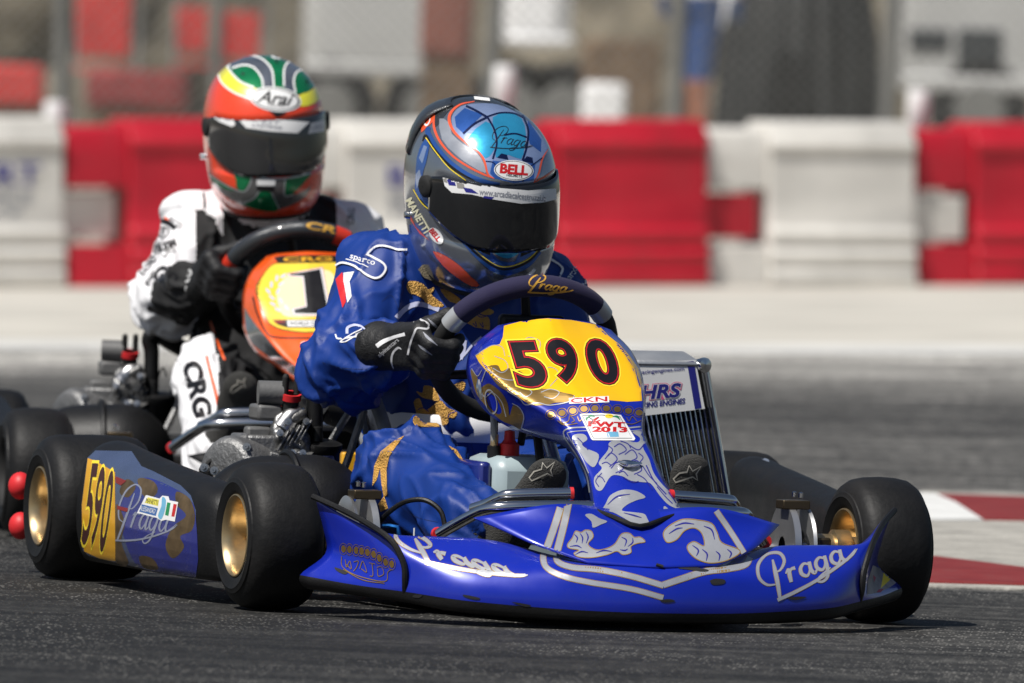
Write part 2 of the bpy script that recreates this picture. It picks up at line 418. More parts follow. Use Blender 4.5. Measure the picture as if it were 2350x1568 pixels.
# ================================================================== SETTING
def sstep(a, b, t):
    t = np.clip((t-a)/(b-a), 0, 1); return t*t*(3-2*t)
def gz(x, y):                                  # the far side of the circuit climbs gently to the right
    return .029*float(np.clip(x, -25, 25))*float(sstep(7, 19, y))
def gpt(px, py, z=0.):
    d = view_dir(px, py); return cPos+d*((z-cPos[2])/d[2])
def sheet(name, xs, ys, off, m, kind='structure'):
    v = [(x, y, gz(x, y)+off) for y in ys for x in xs]; n = len(xs)
    f = [(j*n+i, j*n+i+1, (j+1)*n+i+1, (j+1)*n+i) for j in range(len(ys)-1) for i in range(n-1)]
    return tag(obj(name, v, f, m), kind=kind)
def asphalt():
    m = bpy.data.materials.new('worn_asphalt'); m.use_nodes = True; n = m.node_tree; b = n.nodes['Principled BSDF']; L = n.links.new
    tc = n.nodes.new('ShaderNodeTexCoord'); sx = n.nodes.new('ShaderNodeSeparateXYZ'); L(tc.outputs['Object'], sx.inputs[0])
    def nz(scale, detail=6, rough=.6, sc=(1, 1, 1), rot=0.):
        mp = n.nodes.new('ShaderNodeMapping'); mp.inputs['Scale'].default_value = sc; mp.inputs['Rotation'].default_value = (0, 0, rot)
        L(tc.outputs['Object'], mp.inputs[0]); q = n.nodes.new('ShaderNodeTexNoise'); q.inputs['Scale'].default_value = scale; q.inputs['Detail'].default_value = detail; q.inputs['Roughness'].default_value = rough
        L(mp.outputs[0], q.inputs['Vector']); return q.outputs[0]
    def ramp(src, stops):
        r = n.nodes.new('ShaderNodeValToRGB'); e = r.color_ramp.elements
        while len(e) > 1: e.remove(e[-1])
        e[0].position = stops[0][0]; c = stops[0][1]; e[0].color = (c, c, c, 1)
        for p, c in stops[1:]: q = e.new(p); q.color = (c, c, c, 1)
        L(src, r.inputs[0]); return r.outputs[0]
    def math_(op, a, b2, clamp=False):
        q = n.nodes.new('ShaderNodeMath'); q.operation = op; q.use_clamp = clamp
        for i, x in enumerate((a, b2)):
            if isinstance(x, (int, float)): q.inputs[i].default_value = x
            else: L(x, q.inputs[i])
        return q.outputs[0]
    wob = math_('MULTIPLY', math_('SUBTRACT', nz(.35, 3), .5), 5.0)
    yy = math_('ADD', sx.outputs[1], wob)
    t = math_('DIVIDE', math_('ADD', yy, 5), 26, True)            # depth -5..21 m across the track
    base = ramp(t, [(.0, .034), (.17, .024), (.24, .024), (.33, .050), (.45, .090), (.60, .088), (.68, .050), (.74, .055), (.80, .12), (.87, .24), (.95, .36), (1, .40)])
    side = ramp(math_('ADD', math_('DIVIDE', sx.outputs[0], 3.0), .5, True), [(0, .55), (.45, .7), (.8, 1.45), (1, 1.6)])   # rubbered racing line to the left
    near = ramp(t, [(.20, 1.), (.40, 0.)])
    sidem = n.nodes.new('ShaderNodeMix'); L(near, sidem.inputs[0]); sidem.inputs[2].default_value = 1.; L(side, sidem.inputs[3])
    base = math_('MULTIPLY', base, sidem.outputs[0])
    streak = ramp(nz(1.6, 9, .75, (1.2, 5, 1), .20), [(.3, .35), (.5, 1.), (.66, 2.3)])
    fine = ramp(nz(30, 4, .7, (1, .16, 1), .12), [(.35, .6), (.5, 1.), (.66, 1.7)]); streak = math_('MULTIPLY', streak, fine)
    base = math_('MULTIPLY', base, streak)
    pat = ramp(nz(.55, 4, .6, (.6, 1.6, 1), .15), [(.32, .6), (.5, 1.), (.7, 1.5)]); base = math_('MULTIPLY', base, pat)
    rub = ramp(nz(.9, 6, .6, (.35, 6, 1), .32), [(.40, .45), (.50, 1.)]); base = math_('MULTIPLY', base, rub)
    grain = ramp(nz(260, 3, .7), [(.35, .5), (.55, 1.), (.72, 1.7)])
    base = math_('MULTIPLY', base, grain)
    vo = n.nodes.new('ShaderNodeTexVoronoi'); vo.inputs['Scale'].default_value = 1; mpv = n.nodes.new('ShaderNodeMapping'); mpv.inputs['Scale'].default_value = (170, 42, 1); mpv.inputs['Rotation'].default_value = (0, 0, .25); L(tc.outputs['Object'], mpv.inputs[0]); L(mpv.outputs[0], vo.inputs['Vector'])
    sep = n.nodes.new('ShaderNodeSeparateColor'); L(vo.outputs['Color'], sep.inputs[0])
    chip = math_('MULTIPLY', math_('GREATER_THAN', sep.outputs[0], .72), math_('LESS_THAN', vo.outputs['Distance'], .42))
    patch = ramp(nz(1.6, 5, .6), [(.42, 0.), (.62, 1.)])
    chip = math_('MULTIPLY', chip, math_('ADD', math_('MULTIPLY', patch, .13), .02))
    base = math_('ADD', base, chip)
    cc = n.nodes.new('ShaderNodeCombineColor'); L(base, cc.inputs[0]); L(math_('MULTIPLY', base, .965), cc.inputs[1]); L(math_('MULTIPLY', base, .89), cc.inputs[2])
    L(cc.outputs[0], b.inputs['Base Color']); b.inputs['Roughness'].default_value = .72; b.inputs['Specular IOR Level'].default_value = .4
    bp = n.nodes.new('ShaderNodeBump'); bp.inputs['Strength'].default_value = .5; bp.inputs['Distance'].default_value = .004
    L(nz(170, 4, .7), bp.inputs['Height']); L(bp.outputs[0], b.inputs['Normal'])
    return m
M_asph = asphalt()
M_conc = mat('pale_concrete', (.50, .475, .42), .8, bump=.2, bscale=30, var=.22, vscale=1.2)
M_line = mat('white_line_paint', (.60, .595, .57), .7, var=.18, vscale=2.2)
M_earth = mat('dusty_ground', (.24, .21, .17), .9, var=.4, vscale=.8)
xs = [-400, -60, -25]+[x*.5 for x in range(-24, 25)]+[25, 60, 400]
yn = [-60, -30, -10, -5, 0, 3, 5, 7]+[7+i*.75 for i in range(1, 17)]
sheet('ground', xs, [-100]+yn+[25, 35, 60, 150, 600, 3000], -.012, M_earth)
sheet('track', [x for x in xs if abs(x) <= 60], [y for y in yn if -60 <= y]+[19.6, 20.6], 0, M_asph)
sheet('track_edge_line', [x for x in xs if abs(x) <= 60], [20.62, 21.3, 22.0], .004, M_line)
sheet('run_off', [x for x in xs if abs(x) <= 60], [22.02, 24, 27, 30, 33, 38, 44], .002, M_conc)

# kerb on the inside of the corner, at the right
M_kred = mat('kerb_red_paint', (.19, .012, .012), .7, var=.35, vscale=9, dirt=.75)
M_kwhite = mat('kerb_white_paint', (.70, .70, .68), .6, var=.12, vscale=6, dirt=.3)
M_kconc = mat('kerb_concrete', (.36, .345, .31), .85, bump=.8, bscale=60, var=.4, vscale=7, dirt=.5)
kerb = tag(empty('kerb', loc=tuple(gpt(2300, 1280))), 'red and white painted concrete kerb beside the track, right edge', 'kerb')
kl = kerb.location.copy()
def slab(name, px, m, h, parent):
    P = [gpt(x, y) for x, y in px]; n = len(P)
    v = [tuple(Vector(p)-kl+Vector((0, 0, -.02))) for p in P]+[tuple(Vector(p)-kl+Vector((0, 0, h))) for p in P]
    f = [tuple(range(n))[::-1], tuple(range(n, 2*n))]+[(i, (i+1) % n, n+(i+1) % n, n+i) for i in range(n)]
    return obj(name, v, f, m, parent, smooth=False, bevel=.004)
slab('kerb_base', [(2085, 1345), (2088, 1300), (2092, 1215), (2085, 1150), (2115, 1130), (2300, 1133), (3300, 1190), (3300, 1400), (2300, 1352)], M_kconc, .004, kerb)
slab('kerb_block', [(2095, 1282), (2160, 1287), (2360, 1312), (2560, 1345), (2560, 1356), (2350, 1349), (2095, 1342)], M_kred, .009, kerb)
slab('kerb_block', [(2088, 1150), (2100, 1139), (2150, 1141), (2195, 1160), (2256, 1199), (2092, 1200)], M_kwhite, .009, kerb)
slab('kerb_block', [(2152, 1141), (2360, 1148), (2700, 1172), (2700, 1216), (2360, 1201), (2258, 1199), (2197, 1159)], M_kred, .009, kerb)
slab('kerb_joint_line', [(2095, 1347), (2350, 1353), (2560, 1361), (2560, 1364), (2350, 1356), (2095, 1349)], M_kconc, .006, kerb)

# plastic water-filled barriers that hook into one another
M_bred = mat('red_barrier_plastic', (.45, .013, .028), .42, spec=.4, var=.2, vscale=3, bump=.1, bscale=20, dirt=.25)
M_bwhite = mat('white_barrier_plastic', (.63, .61, .57), .5, spec=.4, var=.14, vscale=3, bump=.1, bscale=20, dirt=.22)
BL, BH = 1.10, .80
def barrier_mesh(m):
    mb = MB()
    def pr(lo, hi, front, x0, x1):
        zs = [z for z, _ in front]
        st = [(z, y) for z, y in front if lo <= z <= hi]
        v = [(x, -y, z) for x in (x0, x1) for z, y in st]+[(x, y, z) for x in (x0, x1) for z, y in st]
        n = len(st); f = []
        for i in range(n-1):
            f += [(i, n+i, n+i+1, i+1), (2*n+i, 2*n+i+1, 3*n+i+1, 3*n+i), (i, i+1, 2*n+i+1, 2*n+i), (n+i, 3*n+i, 3*n+i+1, n+i+1)]
        f += [(n-1, 2*n-1, 4*n-1, 3*n-1), (0, 2*n, 3*n, n)]; mb.add(v, f)
    main = [(0, .205), (.03, .215), (.065, .215), (.085, .195), (.105, .195), (.125, .212), (.165, .212), (.185, .19), (.215, .19), (.23, .205), (.262, .205), (.29, .178), (.45, .172), (.47, .17), (.655, .165), (.665, .185), (.70, .185), (.72, .155), (.755, .15), (.785, .135), (.80, .10)]
    slim = [(0, .185), (.20, .175), (.215, .16), (.47, .15), (.60, .145), (.72, .14), (.752, .125), (.766, .09)]
    pr(0, .8, main, .31, BL-.02); pr(0, .20, slim, 0, .31); pr(.47, .8, slim, 0, .31)
    mb.box((BL+.12, 0, .335), (.29, .22, .215))
    return mb
_bm = {}
for nm, mm in (('red', M_bred), ('white', M_bwhite)):
    o = barrier_mesh(mm).build('plastic_barrier', mm, None, smooth=False, bevel=.014); o.data.shade_smooth(); o.data.set_sharp_from_angle(angle=math.radians(55)); _bm[nm] = o
row_y = lambda x: 34.9+.42*x
BA = math.atan(.42)
labels = ['white barrier with blue lettering at the left edge of the picture', 'red barrier directly behind the driver in the orange helmet', 'white barrier with blue lettering between the two helmets', 'red barrier directly right of the blue helmet', 'white barrier second from the right edge of the picture', 'red barrier at the right edge of the picture']
used = set()
x = -3.18
for i in range(6):
    c = 'white' if i % 2 == 0 else 'red'
    o = _bm[c] if c not in used else _bm[c].copy()
    if c in used: COL.objects.link(o)
    used.add(c)
    xx = x+i*BL*math.cos(BA); yy = row_y(xx)
    o.location = (xx, yy, gz(xx, yy)+.003); o.rotation_euler = (math.radians(random.uniform(-.8, .8)), -math.atan(.029)*.9+math.radians(random.uniform(-.35, .35)), BA+math.radians(random.uniform(-2.2, 2.2)))
    tag(o, labels[i], 'barrier', 'water-filled barriers along the run-off')
    if i in (0, 2):
        for k, (tx, z, hh) in enumerate((('BERT', .53, .10), ('SERVICE', .42, .06), ('TRACK', .35, .05))):
            v, f = text_mesh(tx, .02); v = np.array(v); lo, hi = v.min(0), v.max(0)
            q = (v-lo)/(hi-lo); wd_ = (.44, .40, .36)[k]
            obj('lettering', [(.52+a*wd_, -.178, z+b_*hh-hh/2) for a, b_ in q], f, M_navy if k == 0 else mat('grey_print', (.25, .26, .30), .5), o, smooth=False)
# short white marker tubes standing out of the barrier row
for (px, py, lb) in ((118, 232, 'short white tube standing above the left red barrier'), (1147, 150, 'tall white tube standing behind the blue helmet'), (2098, 205, 'white tube standing above the right-hand red barrier')):
    xx = 0
    for _ in range(6): P = at_depth(px, py, row_y(xx)+.35); xx = P[0]
    g = gz(P[0], P[1]); hgt = P[2]-g
    r = .052
    t = MB().lathe([(0, r*1.15), (.012, r*1.15), (.014, r*.9), (hgt-.16, r*.9), (hgt-.15, r*1.04), (hgt-.02, r*1.04), (hgt-.004, r*.95), (hgt, r*.6), (hgt, .001)], (0, 0, 0), (0, 0, 1), 20).build('marker_tube', M_white)
    t.location = (P[0], P[1], g); t.rotation_euler = (0, math.radians(1.5), 0)
    tag(t, lb, 'tube', 'white tubes along the barriers')

# chain-link fence
M_galv = mat('galvanised_steel', (.19, .19, .18), .5, .4, var=.15)
FY = lambda x: 42.5+.30*x
fence = tag(empty('chain_link_fence', loc=(0, 42.5, gz(0, 42.5))), 'grey chain-link fence with steel posts behind the barriers', 'fence')
fl = np.array(fence.location)
for px, lean, r in ((150, -.03, .040), (495, 0, .03), (1113, .03, .042), (1552, 0, .045), (2030, .02, .048), (2420, 0, .04), (-200, 0, .04)):
    xx = 0
    for _ in range(6): P = at_depth(px, 250, FY(xx)); xx = P[0]
    b0 = np.array([P[0], P[1], gz(P[0], P[1])])-fl
    MB().tube([b0, b0+np.array([lean*2.4, 0, 2.4])], r, 12).build('post', M_galv, fence)
mb = MB()
for s in (-1, 1):
    for k in range(-46, 160):
        x0 = -4.6+k*.075; 
        a = (x0, 0.); b = (x0+2.3, 2.3)
        if s < 0: a, b = (-x0+.6, 0.), (-x0+.6-2.3, 2.3)
        p0, p1 = [np.array([q[0], FY(q[0])+s*.002, gz(q[0], FY(q[0]))+.03+q[1]])-fl for q in (a, b)]
        if max(p0[0], p1[0]) < -4.6 or min(p0[0], p1[0]) > 4.8: continue
        mb.tube([p0, p1], .0032, 3)
tag(mb.build('wire_mesh', M_galv, fence, smooth=False), kind='stuff')
MB().tube([np.array([x_, FY(x_), gz(x_, FY(x_))+2.32])-fl for x_ in (-5, 0, 5)], .022, 8).build('top_rail', M_galv, fence)

# paddock behind the fence, on a low terrace
gt = lambda x, y: gz(x, y)+.52
_tx = [-30, -10, -5, 0, 5, 10, 30]; _ty = [43.6, 43.62, 50, 62]
tv = [(x, y, (gz(x, y)-.05 if j == 0 else gt(x, y))) for j, y in enumerate(_ty) for x in _tx]
tag(obj('paddock_terrace', tv, [(j*7+i, j*7+i+1, (j+1)*7+i+1, (j+1)*7+i) for j in range(3) for i in range(6)], M_conc, smooth=False), kind='structure')
M_hedge = mat('dry_scrub', (.15, .13, .095), .95, bump=1., bscale=6, var=.8, vscale=2.6)
M_van = mat('pale_grey_body', (.42, .42, .41), .4, coat=.3, var=.12, vscale=2)
M_vdark = mat('dark_window', (.03, .035, .04), .15, coat=.5)
M_canvas = mat('red_canvas', (.48, .035, .03), .75, bump=.3, bscale=50, var=.2)
M_cover = mat('dark_ribbed_fabric', (.008, .009, .0095), .6, var=.3, bump=.3, bscale=40)
M_skin = mat('skin', (.30, .13, .08), .55, var=.1)
M_denim = mat('blue_cotton', (.03, .07, .20), .8, bump=.2, bscale=200, var=.15)
M_brown = mat('brown_timber', (.13, .085, .05), .8, bump=.5, bscale=40, var=.5, vscale=6)
# scrub bank that closes the view
vv = []; ff = []; nx, nz_ = 90, 22
for j in range(nz_):
    for i in range(nx):
        X = -16+32*i/(nx-1); t = j/(nz_-1); Z = t*5.2
        Y = 63+2.5*t+1.0*float(noise([[X*.9, Z*.9, 1]])[0])+.8*float(noise([[X*2.7, Z*2.7, 5]])[0])
        vv.append((X, Y, Z-.3+gz(X, Y)))
ff = [(j*nx+i, j*nx+i+1, (j+1)*nx+i+1, (j+1)*nx+i) for j in range(nz_-1) for i in range(nx-1)]
tag(obj('scrub_bank', vv, ff, M_hedge), kind='structure')
def gbase(px, py, y):
    P = at_depth(px, py, y); return P, gt(P[0], P[1])
def boxpx(px0, py0, px1, py1, y, dep, m, name, parent=None, off=(0, 0, 0), bevel=.03, dz=0):
    A, B_ = at_depth(px0, py1, y), at_depth(px1, py0, y); c = (A+B_)/2+np.array([0, dep/2, 0])-np.array(off)
    return MB().box(c, (abs(B_[0]-A[0]), dep, abs(B_[2]-A[2]))).build(name, m, parent, smooth=True, bevel=bevel)
def vehicle(name, label, cat, px0, px1, ptop, pbot, y, m, wheels, win):
    P, g = gbase((px0+px1)/2, pbot, y); r = tag(empty(name, loc=(P[0], y, g)), label, cat); off = (P[0], y, g)
    boxpx(px0, ptop, px1, pbot, y, 1.8, m, 'body', r, off, .12)
    boxpx(px0+4, pbot-22, px1-4, pbot-2, y-.03, .1, m, 'bumper', r, off, .03)
    for wx in wheels:
        Q = at_depth(wx, pbot+20, y-.01); R = .31
        t = MB().lathe([(0, R*.45), (0, R), (.03, R*1.03), (.2, R*1.03), (.22, R)], (Q[0]-off[0], -.02, R), (0, 1, 0), 24).build('wheel', M_rubber, r)
        MB().lathe([(-.03, .001), (-.03, R*.5), (0, R*.55)], (Q[0]-off[0], -.02, R), (0, 1, 0), 20).build('hub', M_galv, t)
    for a, b, c_, d_ in win: boxpx(a, b, c_, d_, y-.02, .03, M_vdark, 'window', r, off, .01)
vehicle('van', 'pale grey van parked behind the fence between the helmets', 'van', 690, 1040, -260, 172, 56, M_van, (760, 985), ((720, -240, 1000, -120),))
vehicle('buggy', 'white buggy behind the fence above the blue helmet', 'buggy', 1150, 1322, -220, 104, 53, M_white, (1185, 1300), ((1180, -200, 1290, -110),))
vehicle('trailer', 'pale grey trailer behind the fence at the right edge', 'trailer', 2062, 2700, -300, 210, 52, M_van, (2250, 2500), ((2085, 70, 2180, 118), (2195, 70, 2300, 150)))
def chair(px0, py0, px1, py1, y, label):
    P, g = gbase((px0+px1)/2, py1, y); r = tag(empty('folding_chair', loc=(P[0], y, g)), label, 'chair', 'red folding chairs in the paddock'); off = (P[0], y, g)
    boxpx(px0, py0, px1, py1, y+.45, .03, M_canvas, 'backrest', r, off, .01)
    A = at_depth(px0, py1+30, y); B_ = at_depth(px1, py1+30, y); zc = A[2]-g
    MB().box(((A[0]+B_[0])/2-off[0], .22, zc), (B_[0]-A[0], .46, .03)).build('seat', M_canvas, r, bevel=.01)
    for xa in (A[0]-off[0]-.02, B_[0]-off[0]+.02):
        MB().tube([(xa, 0, 0), (xa, .43, zc), (xa, .5, zc+.45)], .014, 8).build('leg', M_galv, r)
        MB().tube([(xa, .45, 0), (xa, 0, zc)], .014, 8).build('leg', M_galv, r)
for a in ((172, -20, 302, 128, 50, 'wide red canvas folding chair, leftmost behind the fence'), (402, 18, 478, 118, 51, 'narrow red folding chair behind the fence left of the orange helmet'), (505, 30, 598, 132, 52, 'red folding chair just above the orange and green helmet')): chair(*a)
for px0, py0, px1, py1, y, m, nm, lb, ct in ((-40, 150, 100, 240, 47, M_canvas, 'storage_box', 'red storage box on the ground at the far left', 'box'), (195, 165, 430, 245, 48, mat('dark_red_canvas', (.22, .03, .03), .8, var=.5, vscale=8), 'kit_bag', 'long dark red kit bag on the ground behind the left barrier', 'bag'),
        (1332, 192, 1440, 330, 46, M_white, 'cool_box', 'white cool box behind the fence right of the blue helmet', 'box'), (1655, -60, 1738, 68, 47, M_white, 'folded_sheet', 'white box-shaped bundle in front of the ribbed cover', 'bundle'), (1330, 92, 1520, 330, 50, M_brown, 'timber_crate', 'brown slatted crate behind the fence right of the blue helmet', 'crate'),
        (962, -80, 1090, 130, 50, mat('rust_canvas', (.20, .07, .05), .8, var=.4), 'tarpaulin', 'rust coloured tarpaulin hanging beside the fence post', 'tarpaulin')):
    P, g = gbase((px0+px1)/2, py1, y); r = tag(empty(nm, loc=(P[0], y, g)), lb, ct)
    z0 = P[2]-g
    boxpx(px0, py0, px1, py1, y, .45, m, 'body', r, (P[0], y, g), .04)
    MB().box((0, .22, max(.02, z0/2)), (abs(at_depth(px1, py1, y)[0]-at_depth(px0, py1, y)[0])*.9, .36, max(.04, z0))).build('stand', M_brown, r)
# dark ribbed dome-shaped cover
P, g = gbase(1830, 285, 46); mb = MB(); v = []; f = []; N = 72
prof = [(0, .50), (.35, .49), (.75, .46), (1.05, .40), (1.3, .30), (1.45, .22), (1.75, .20), (1.9, .19)]
for z, r in prof:
    for k in range(N):
        a = 2*math.pi*k/N; rr = r*(1-.16*(.5+.5*math.cos(a*18))**5); v.append((rr*math.cos(a), rr*math.sin(a), z))
for i in range(len(prof)-1):
    for k in range(N): l = (k+1) % N; f.append((i*N+k, i*N+l, (i+1)*N+l, (i+1)*N+k))
f.append(tuple((len(prof)-1)*N+k for k in range(N)))
dome = tag(empty('ribbed_cover', loc=(P[0], 46, g)), 'dark ribbed dome-shaped cover behind the fence, right of centre', 'cover')
obj('skirt', v, f, M_cover, dome)
MB().lathe([(1.15, .36), (1.3, .345), (1.95, .30), (2.0, .001)], (0, 0, 0), (0, 0, 1), 28).build('lid', M_canvas, dome).location.z = .28
# bystander seen from the waist down
P, g = gbase(1612, 280, 45); s = .0
def bys():
    pr = [((-.02, 0, .05), (-.01, .02, .46), .045, .055), ((-.01, .02, .46), (0, 0, .85), .06, .085), ((.06, .12, .05), (.05, .12, .46), .045, .055), ((.05, .12, .46), (.02, .08, .85), .06, .085),
          ((.01, .05, .92), (.0, .04, 1.36), .13, .15), ((0, .04, 1.36), (0, .04, 1.52), .07, .05), ((0, .03, 1.62), (0, .03, 1.68), .09, .09), ((-.02, -.13, 1.38), (-.03, -.17, 1.1), .05, .042), ((-.03, -.17, 1.1), (.05, -.15, .86), .042, .032),
          ((-.02, .22, 1.38), (-.03, .26, 1.1), .05, .042), ((-.03, .26, 1.1), (.05, .24, .86), .042, .032), ((-.03, 0, .035), (-.02, -.16, .03), .04, .035), ((.06, .12, .035), (.07, -.04, .03), .04, .035)]
    V, F, who, t = solid(pr, .02, .03); o = obj('person', V, F, [M_skin, M_denim, M_white])
    for p in o.data.polygons:
        z = p.center.z; p.material_index = 1 if .50 < z < .98 else 2 if z >= .98 and z < 1.5 and abs(p.center.y-.04) < .22 else 0
    o.location = (P[0], 45, gt(P[0], 45)); o.scale = (1.1, 1.1, 1.0); o.rotation_euler = (0, 0, 1.2)
    tag(o, 'bystander in blue shorts standing behind the fence beside the ribbed cover', 'person')
bys()

# ================================================================== KARTS
A1 = K1.at
def mirror_rows(rows):                         # rows given for Y >= 0, columns outward; returns full width right -> left
    return [[(x, -y, z) for x, y, z in r[::-1]]+[tuple(p) for p in r[1:]] for r in rows]
BUMPER = mirror_rows([
    [(.43, 0, .020), (.415, .13, .020), (.39, .25, .022), (.36, .33, .028), (.31, .385, .036), (.235, .45, .042), (.165, .50, .048)],
    [(.50, 0, .014), (.485, .13, .015), (.452, .25, .018), (.412, .34, .024), (.352, .402, .034), (.262, .472, .041), (.17, .535, .047)],
    [(.515, 0, .033), (.498, .13, .034), (.465, .25, .039), (.424, .34, .045), (.358, .408, .053), (.268, .480, .060), (.17, .547, .070)],
    [(.513, 0, .070), (.495, .13, .070), (.460, .25, .072), (.418, .34, .076), (.353, .410, .083), (.258, .466, .095), (.17, .503, .108)],
    [(.493, 0, .106), (.474, .13, .106), (.430, .25, .106), (.390, .34, .109), (.338, .418, .118), (.250, .470, .130), (.17, .508, .150)],
    [(.44, 0, .112), (.40, .13, .118), (.350, .25, .142), (.318, .34, .146), (.300, .425, .149), (.240, .478, .170), (.17, .523, .200)],
    [(.40, 0, .110), (.36, .13, .115), (.320, .25, .138), (.29, .34, .138), (.270, .415, .140), (.215, .466, .158), (.165, .508, .188)]])
HOOD = mirror_rows([
    [(.489, 0, .111), (.476, .06, .112), (.460, .117, .1145)],
    [(.445, 0, .133), (.436, .09, .138), (.408, .192, .1405)],
    [(.385, 0, .165), (.376, .115, .174), (.358, .236, .162)],
    [(.315, 0, .200), (.345, .140, .2095), (.300, .277, .181)]])
NAS_PX = [
    [(1142, 747, -.17), (1175, 740, -.15), (1262, 730, -.11), (1350, 738, -.15), (1402, 757, -.17)],
    [(1085, 795, -.15), (1112, 793, -.08), (1275, 788, -.04), (1420, 790, -.08), (1449, 805, -.14)],
    [(1070, 846, -.12), (1112, 838, -.02), (1290, 845, .02), (1455, 848, -.02), (1473, 858, -.09)],
    [(1082, 898, -.08), (1160, 890, .04), (1325, 897, .08), (1474, 897, .04), (1481, 905, -.04)],
    [(1113, 943, -.04), (1212, 925, .075), (1372, 925, .11), (1477, 925, .075), (1482, 927, .0)],
    [(1162, 978, .0), (1257, 952, .10), (1386, 952, .13), (1475, 955, .10), (1481, 958, .03)],
    [(1221, 1000, .03), (1297, 979, .125), (1393, 983, .15), (1473, 982, .125), (1480, 986, .06)],
    [(1290, 1023, .07), (1314, 1010, .155), (1402, 1020, .18), (1481, 1014, .155), (1488, 1017, .10)],
    [(1315, 1045, .10), (1329, 1046, .19), (1412, 1056, .215), (1497, 1048, .19), (1503, 1050, .13)],
    [(1339, 1087, .15), (1353, 1094, .235), (1427, 1102, .26), (1513, 1090, .235), (1520, 1090, .18)],
    [(1355, 1144, .22), (1363, 1150, .29), (1447, 1162, .325), (1545, 1145, .29), (1551, 1143, .24)],
    [(1358, 1168, .26), (1367, 1173, .33), (1466, 1208, .375), (1562, 1179, .33), (1570, 1172, .28)]]
NAS2_PX = [
    [(612, 588, -.17), (634, 582, -.15), (704, 577, -.12), (776, 580, -.15), (798, 588, -.17)],
    [(575, 626, -.14), (606, 618, -.09), (708, 612, -.07), (810, 620, -.09), (840, 632, -.14)],
    [(557, 675, -.11), (590, 678, -.02), (715, 688, .0), (836, 688, -.02), (864, 690, -.10)],
    [(557, 730, -.08), (598, 735, .02), (722, 745, .05), (842, 745, .02), (870, 740, -.07)],
    [(561, 765, -.05), (613, 775, .06), (728, 785, .09), (840, 785, .06), (864, 775, -.04)],
    [(588, 810, .0), (648, 815, .10), (735, 830, .13), (818, 830, .10), (838, 815, .0)],
    [(638, 846, .05), (688, 850, .14), (742, 885, .18), (798, 880, .14), (812, 862, .05)],
    [(690, 890, .12), (712, 900, .20), (750, 950, .25), (790, 945, .20), (800, 930, .12)]]
def nassau_grid(px, fr):
    rows = [[fr.at(x, y, X=X) for x, y, X in r] for r in px]; out = []
    for r in rows:                             # two folds with a tight radius
        a, b, c, d, e = [np.array(q) for q in r]
        out.append([a, a+(b-a)*.55, a+(b-a)*.88, b+(c-b)*.06, b+(c-b)*.4, c, d+(c-d)*.4, d+(c-d)*.06, e+(d-e)*.88, e+(d-e)*.55, e])
    return out
def wheel(root, c, side, wd, R, rimm, steer=0.):
    a = math.radians(steer); ax = np.array([-math.sin(a), math.cos(a), 0])*side
    we = bpy.data.objects.new('wheel', None); we.empty_display_size = .1; link(we, root)
    h = wd/2
    half = [(h-.010, .0665), (h-.004, .071), (h+.001, .080), (h+.003, .090), (h+.0045, .0925), (h+.0030, .095), (h+.002, R-.030), (h+.0015, R-.0285), (h-.0012, R-.0275), (h-.008, R-.013), (h-.020, R-.005), (h-.038, R-.0015)]
    prof = half+[(0, R)]+[(-d, r) for d, r in half[::-1]]
    MB().lathe(prof, c, ax, 72).build('tyre', M_rubber, we)
    rim = [(h-.012, .0690), (h-.004, .0722), (h-.001, .0722), (h, .0700), (h-.003, .0672), (h-.012, .0635), (h-.022, .0620), (h*.2, .0585), (h*.05, .056), (0, .050), (-.004, .03), (0, .018), (.004, .001)]
    q = MB().lathe(rim, c, ax, 56); q.lathe([(-d, r) for d, r in rim[:8]]+[(0, .05)], c, ax, 56)
    u = np.cross(ax, (0, 0, 1.)); vv_ = np.cross(ax, u)
    ro = q.build('rim', rimm, we)
    for k in range(3):
        an = 2*math.pi*k/3+.6; MB().tube([np.array(c)+(u*math.cos(an)+vv_*math.sin(an))*.036-ax*.01, np.array(c)+(u*math.cos(an)+vv_*math.sin(an))*.036+ax*.012], .006, 6).build('wheel_nut', M_steel, we)
    return we
def pod(root, sg, m):
    sec = [(.585, .04), (.562, .055), (.550, .12), (.552, .205), (.565, .238), (.600, .248), (.636, .236), (.658, .205), (.668, .12), (.656, .055), (.635, .040)]
    st = [(-.895, .90, 1.02, .010), (-.88, 1.0, 1.06, .01), (-.78, 1.0, 1.02, .006), (-.60, 1.0, .95, .0), (-.42, 1.0, .885, -.012), (-.27, 1.0, .83, -.028), (-.21, .985, .79, -.042), (-.182, .90, .74, -.055), (-.174, .6, .60, -.06)]
    rows = []
    for X, k, zk, oy in st:
        r = []
        for y, z in sec:
            t = (y-.55)/.118; yy = .608+(y-.608)*k+oy*(.6+.4*t); zz = .04+(z-.04)*zk*(.5+.5*k if z > .1 else 1)
            r.append((X, sg*yy, zz))
        rows.append(r+[r[0]])
    v, f = surf(rows, 3, 3)
    n = (len(sec))*3+1
    f.append(tuple(range(n-1))); f.append(tuple(len(v)-n+k for k in range(n-1)))
    return obj('side_pod', v, f, m, root, smooth=True)
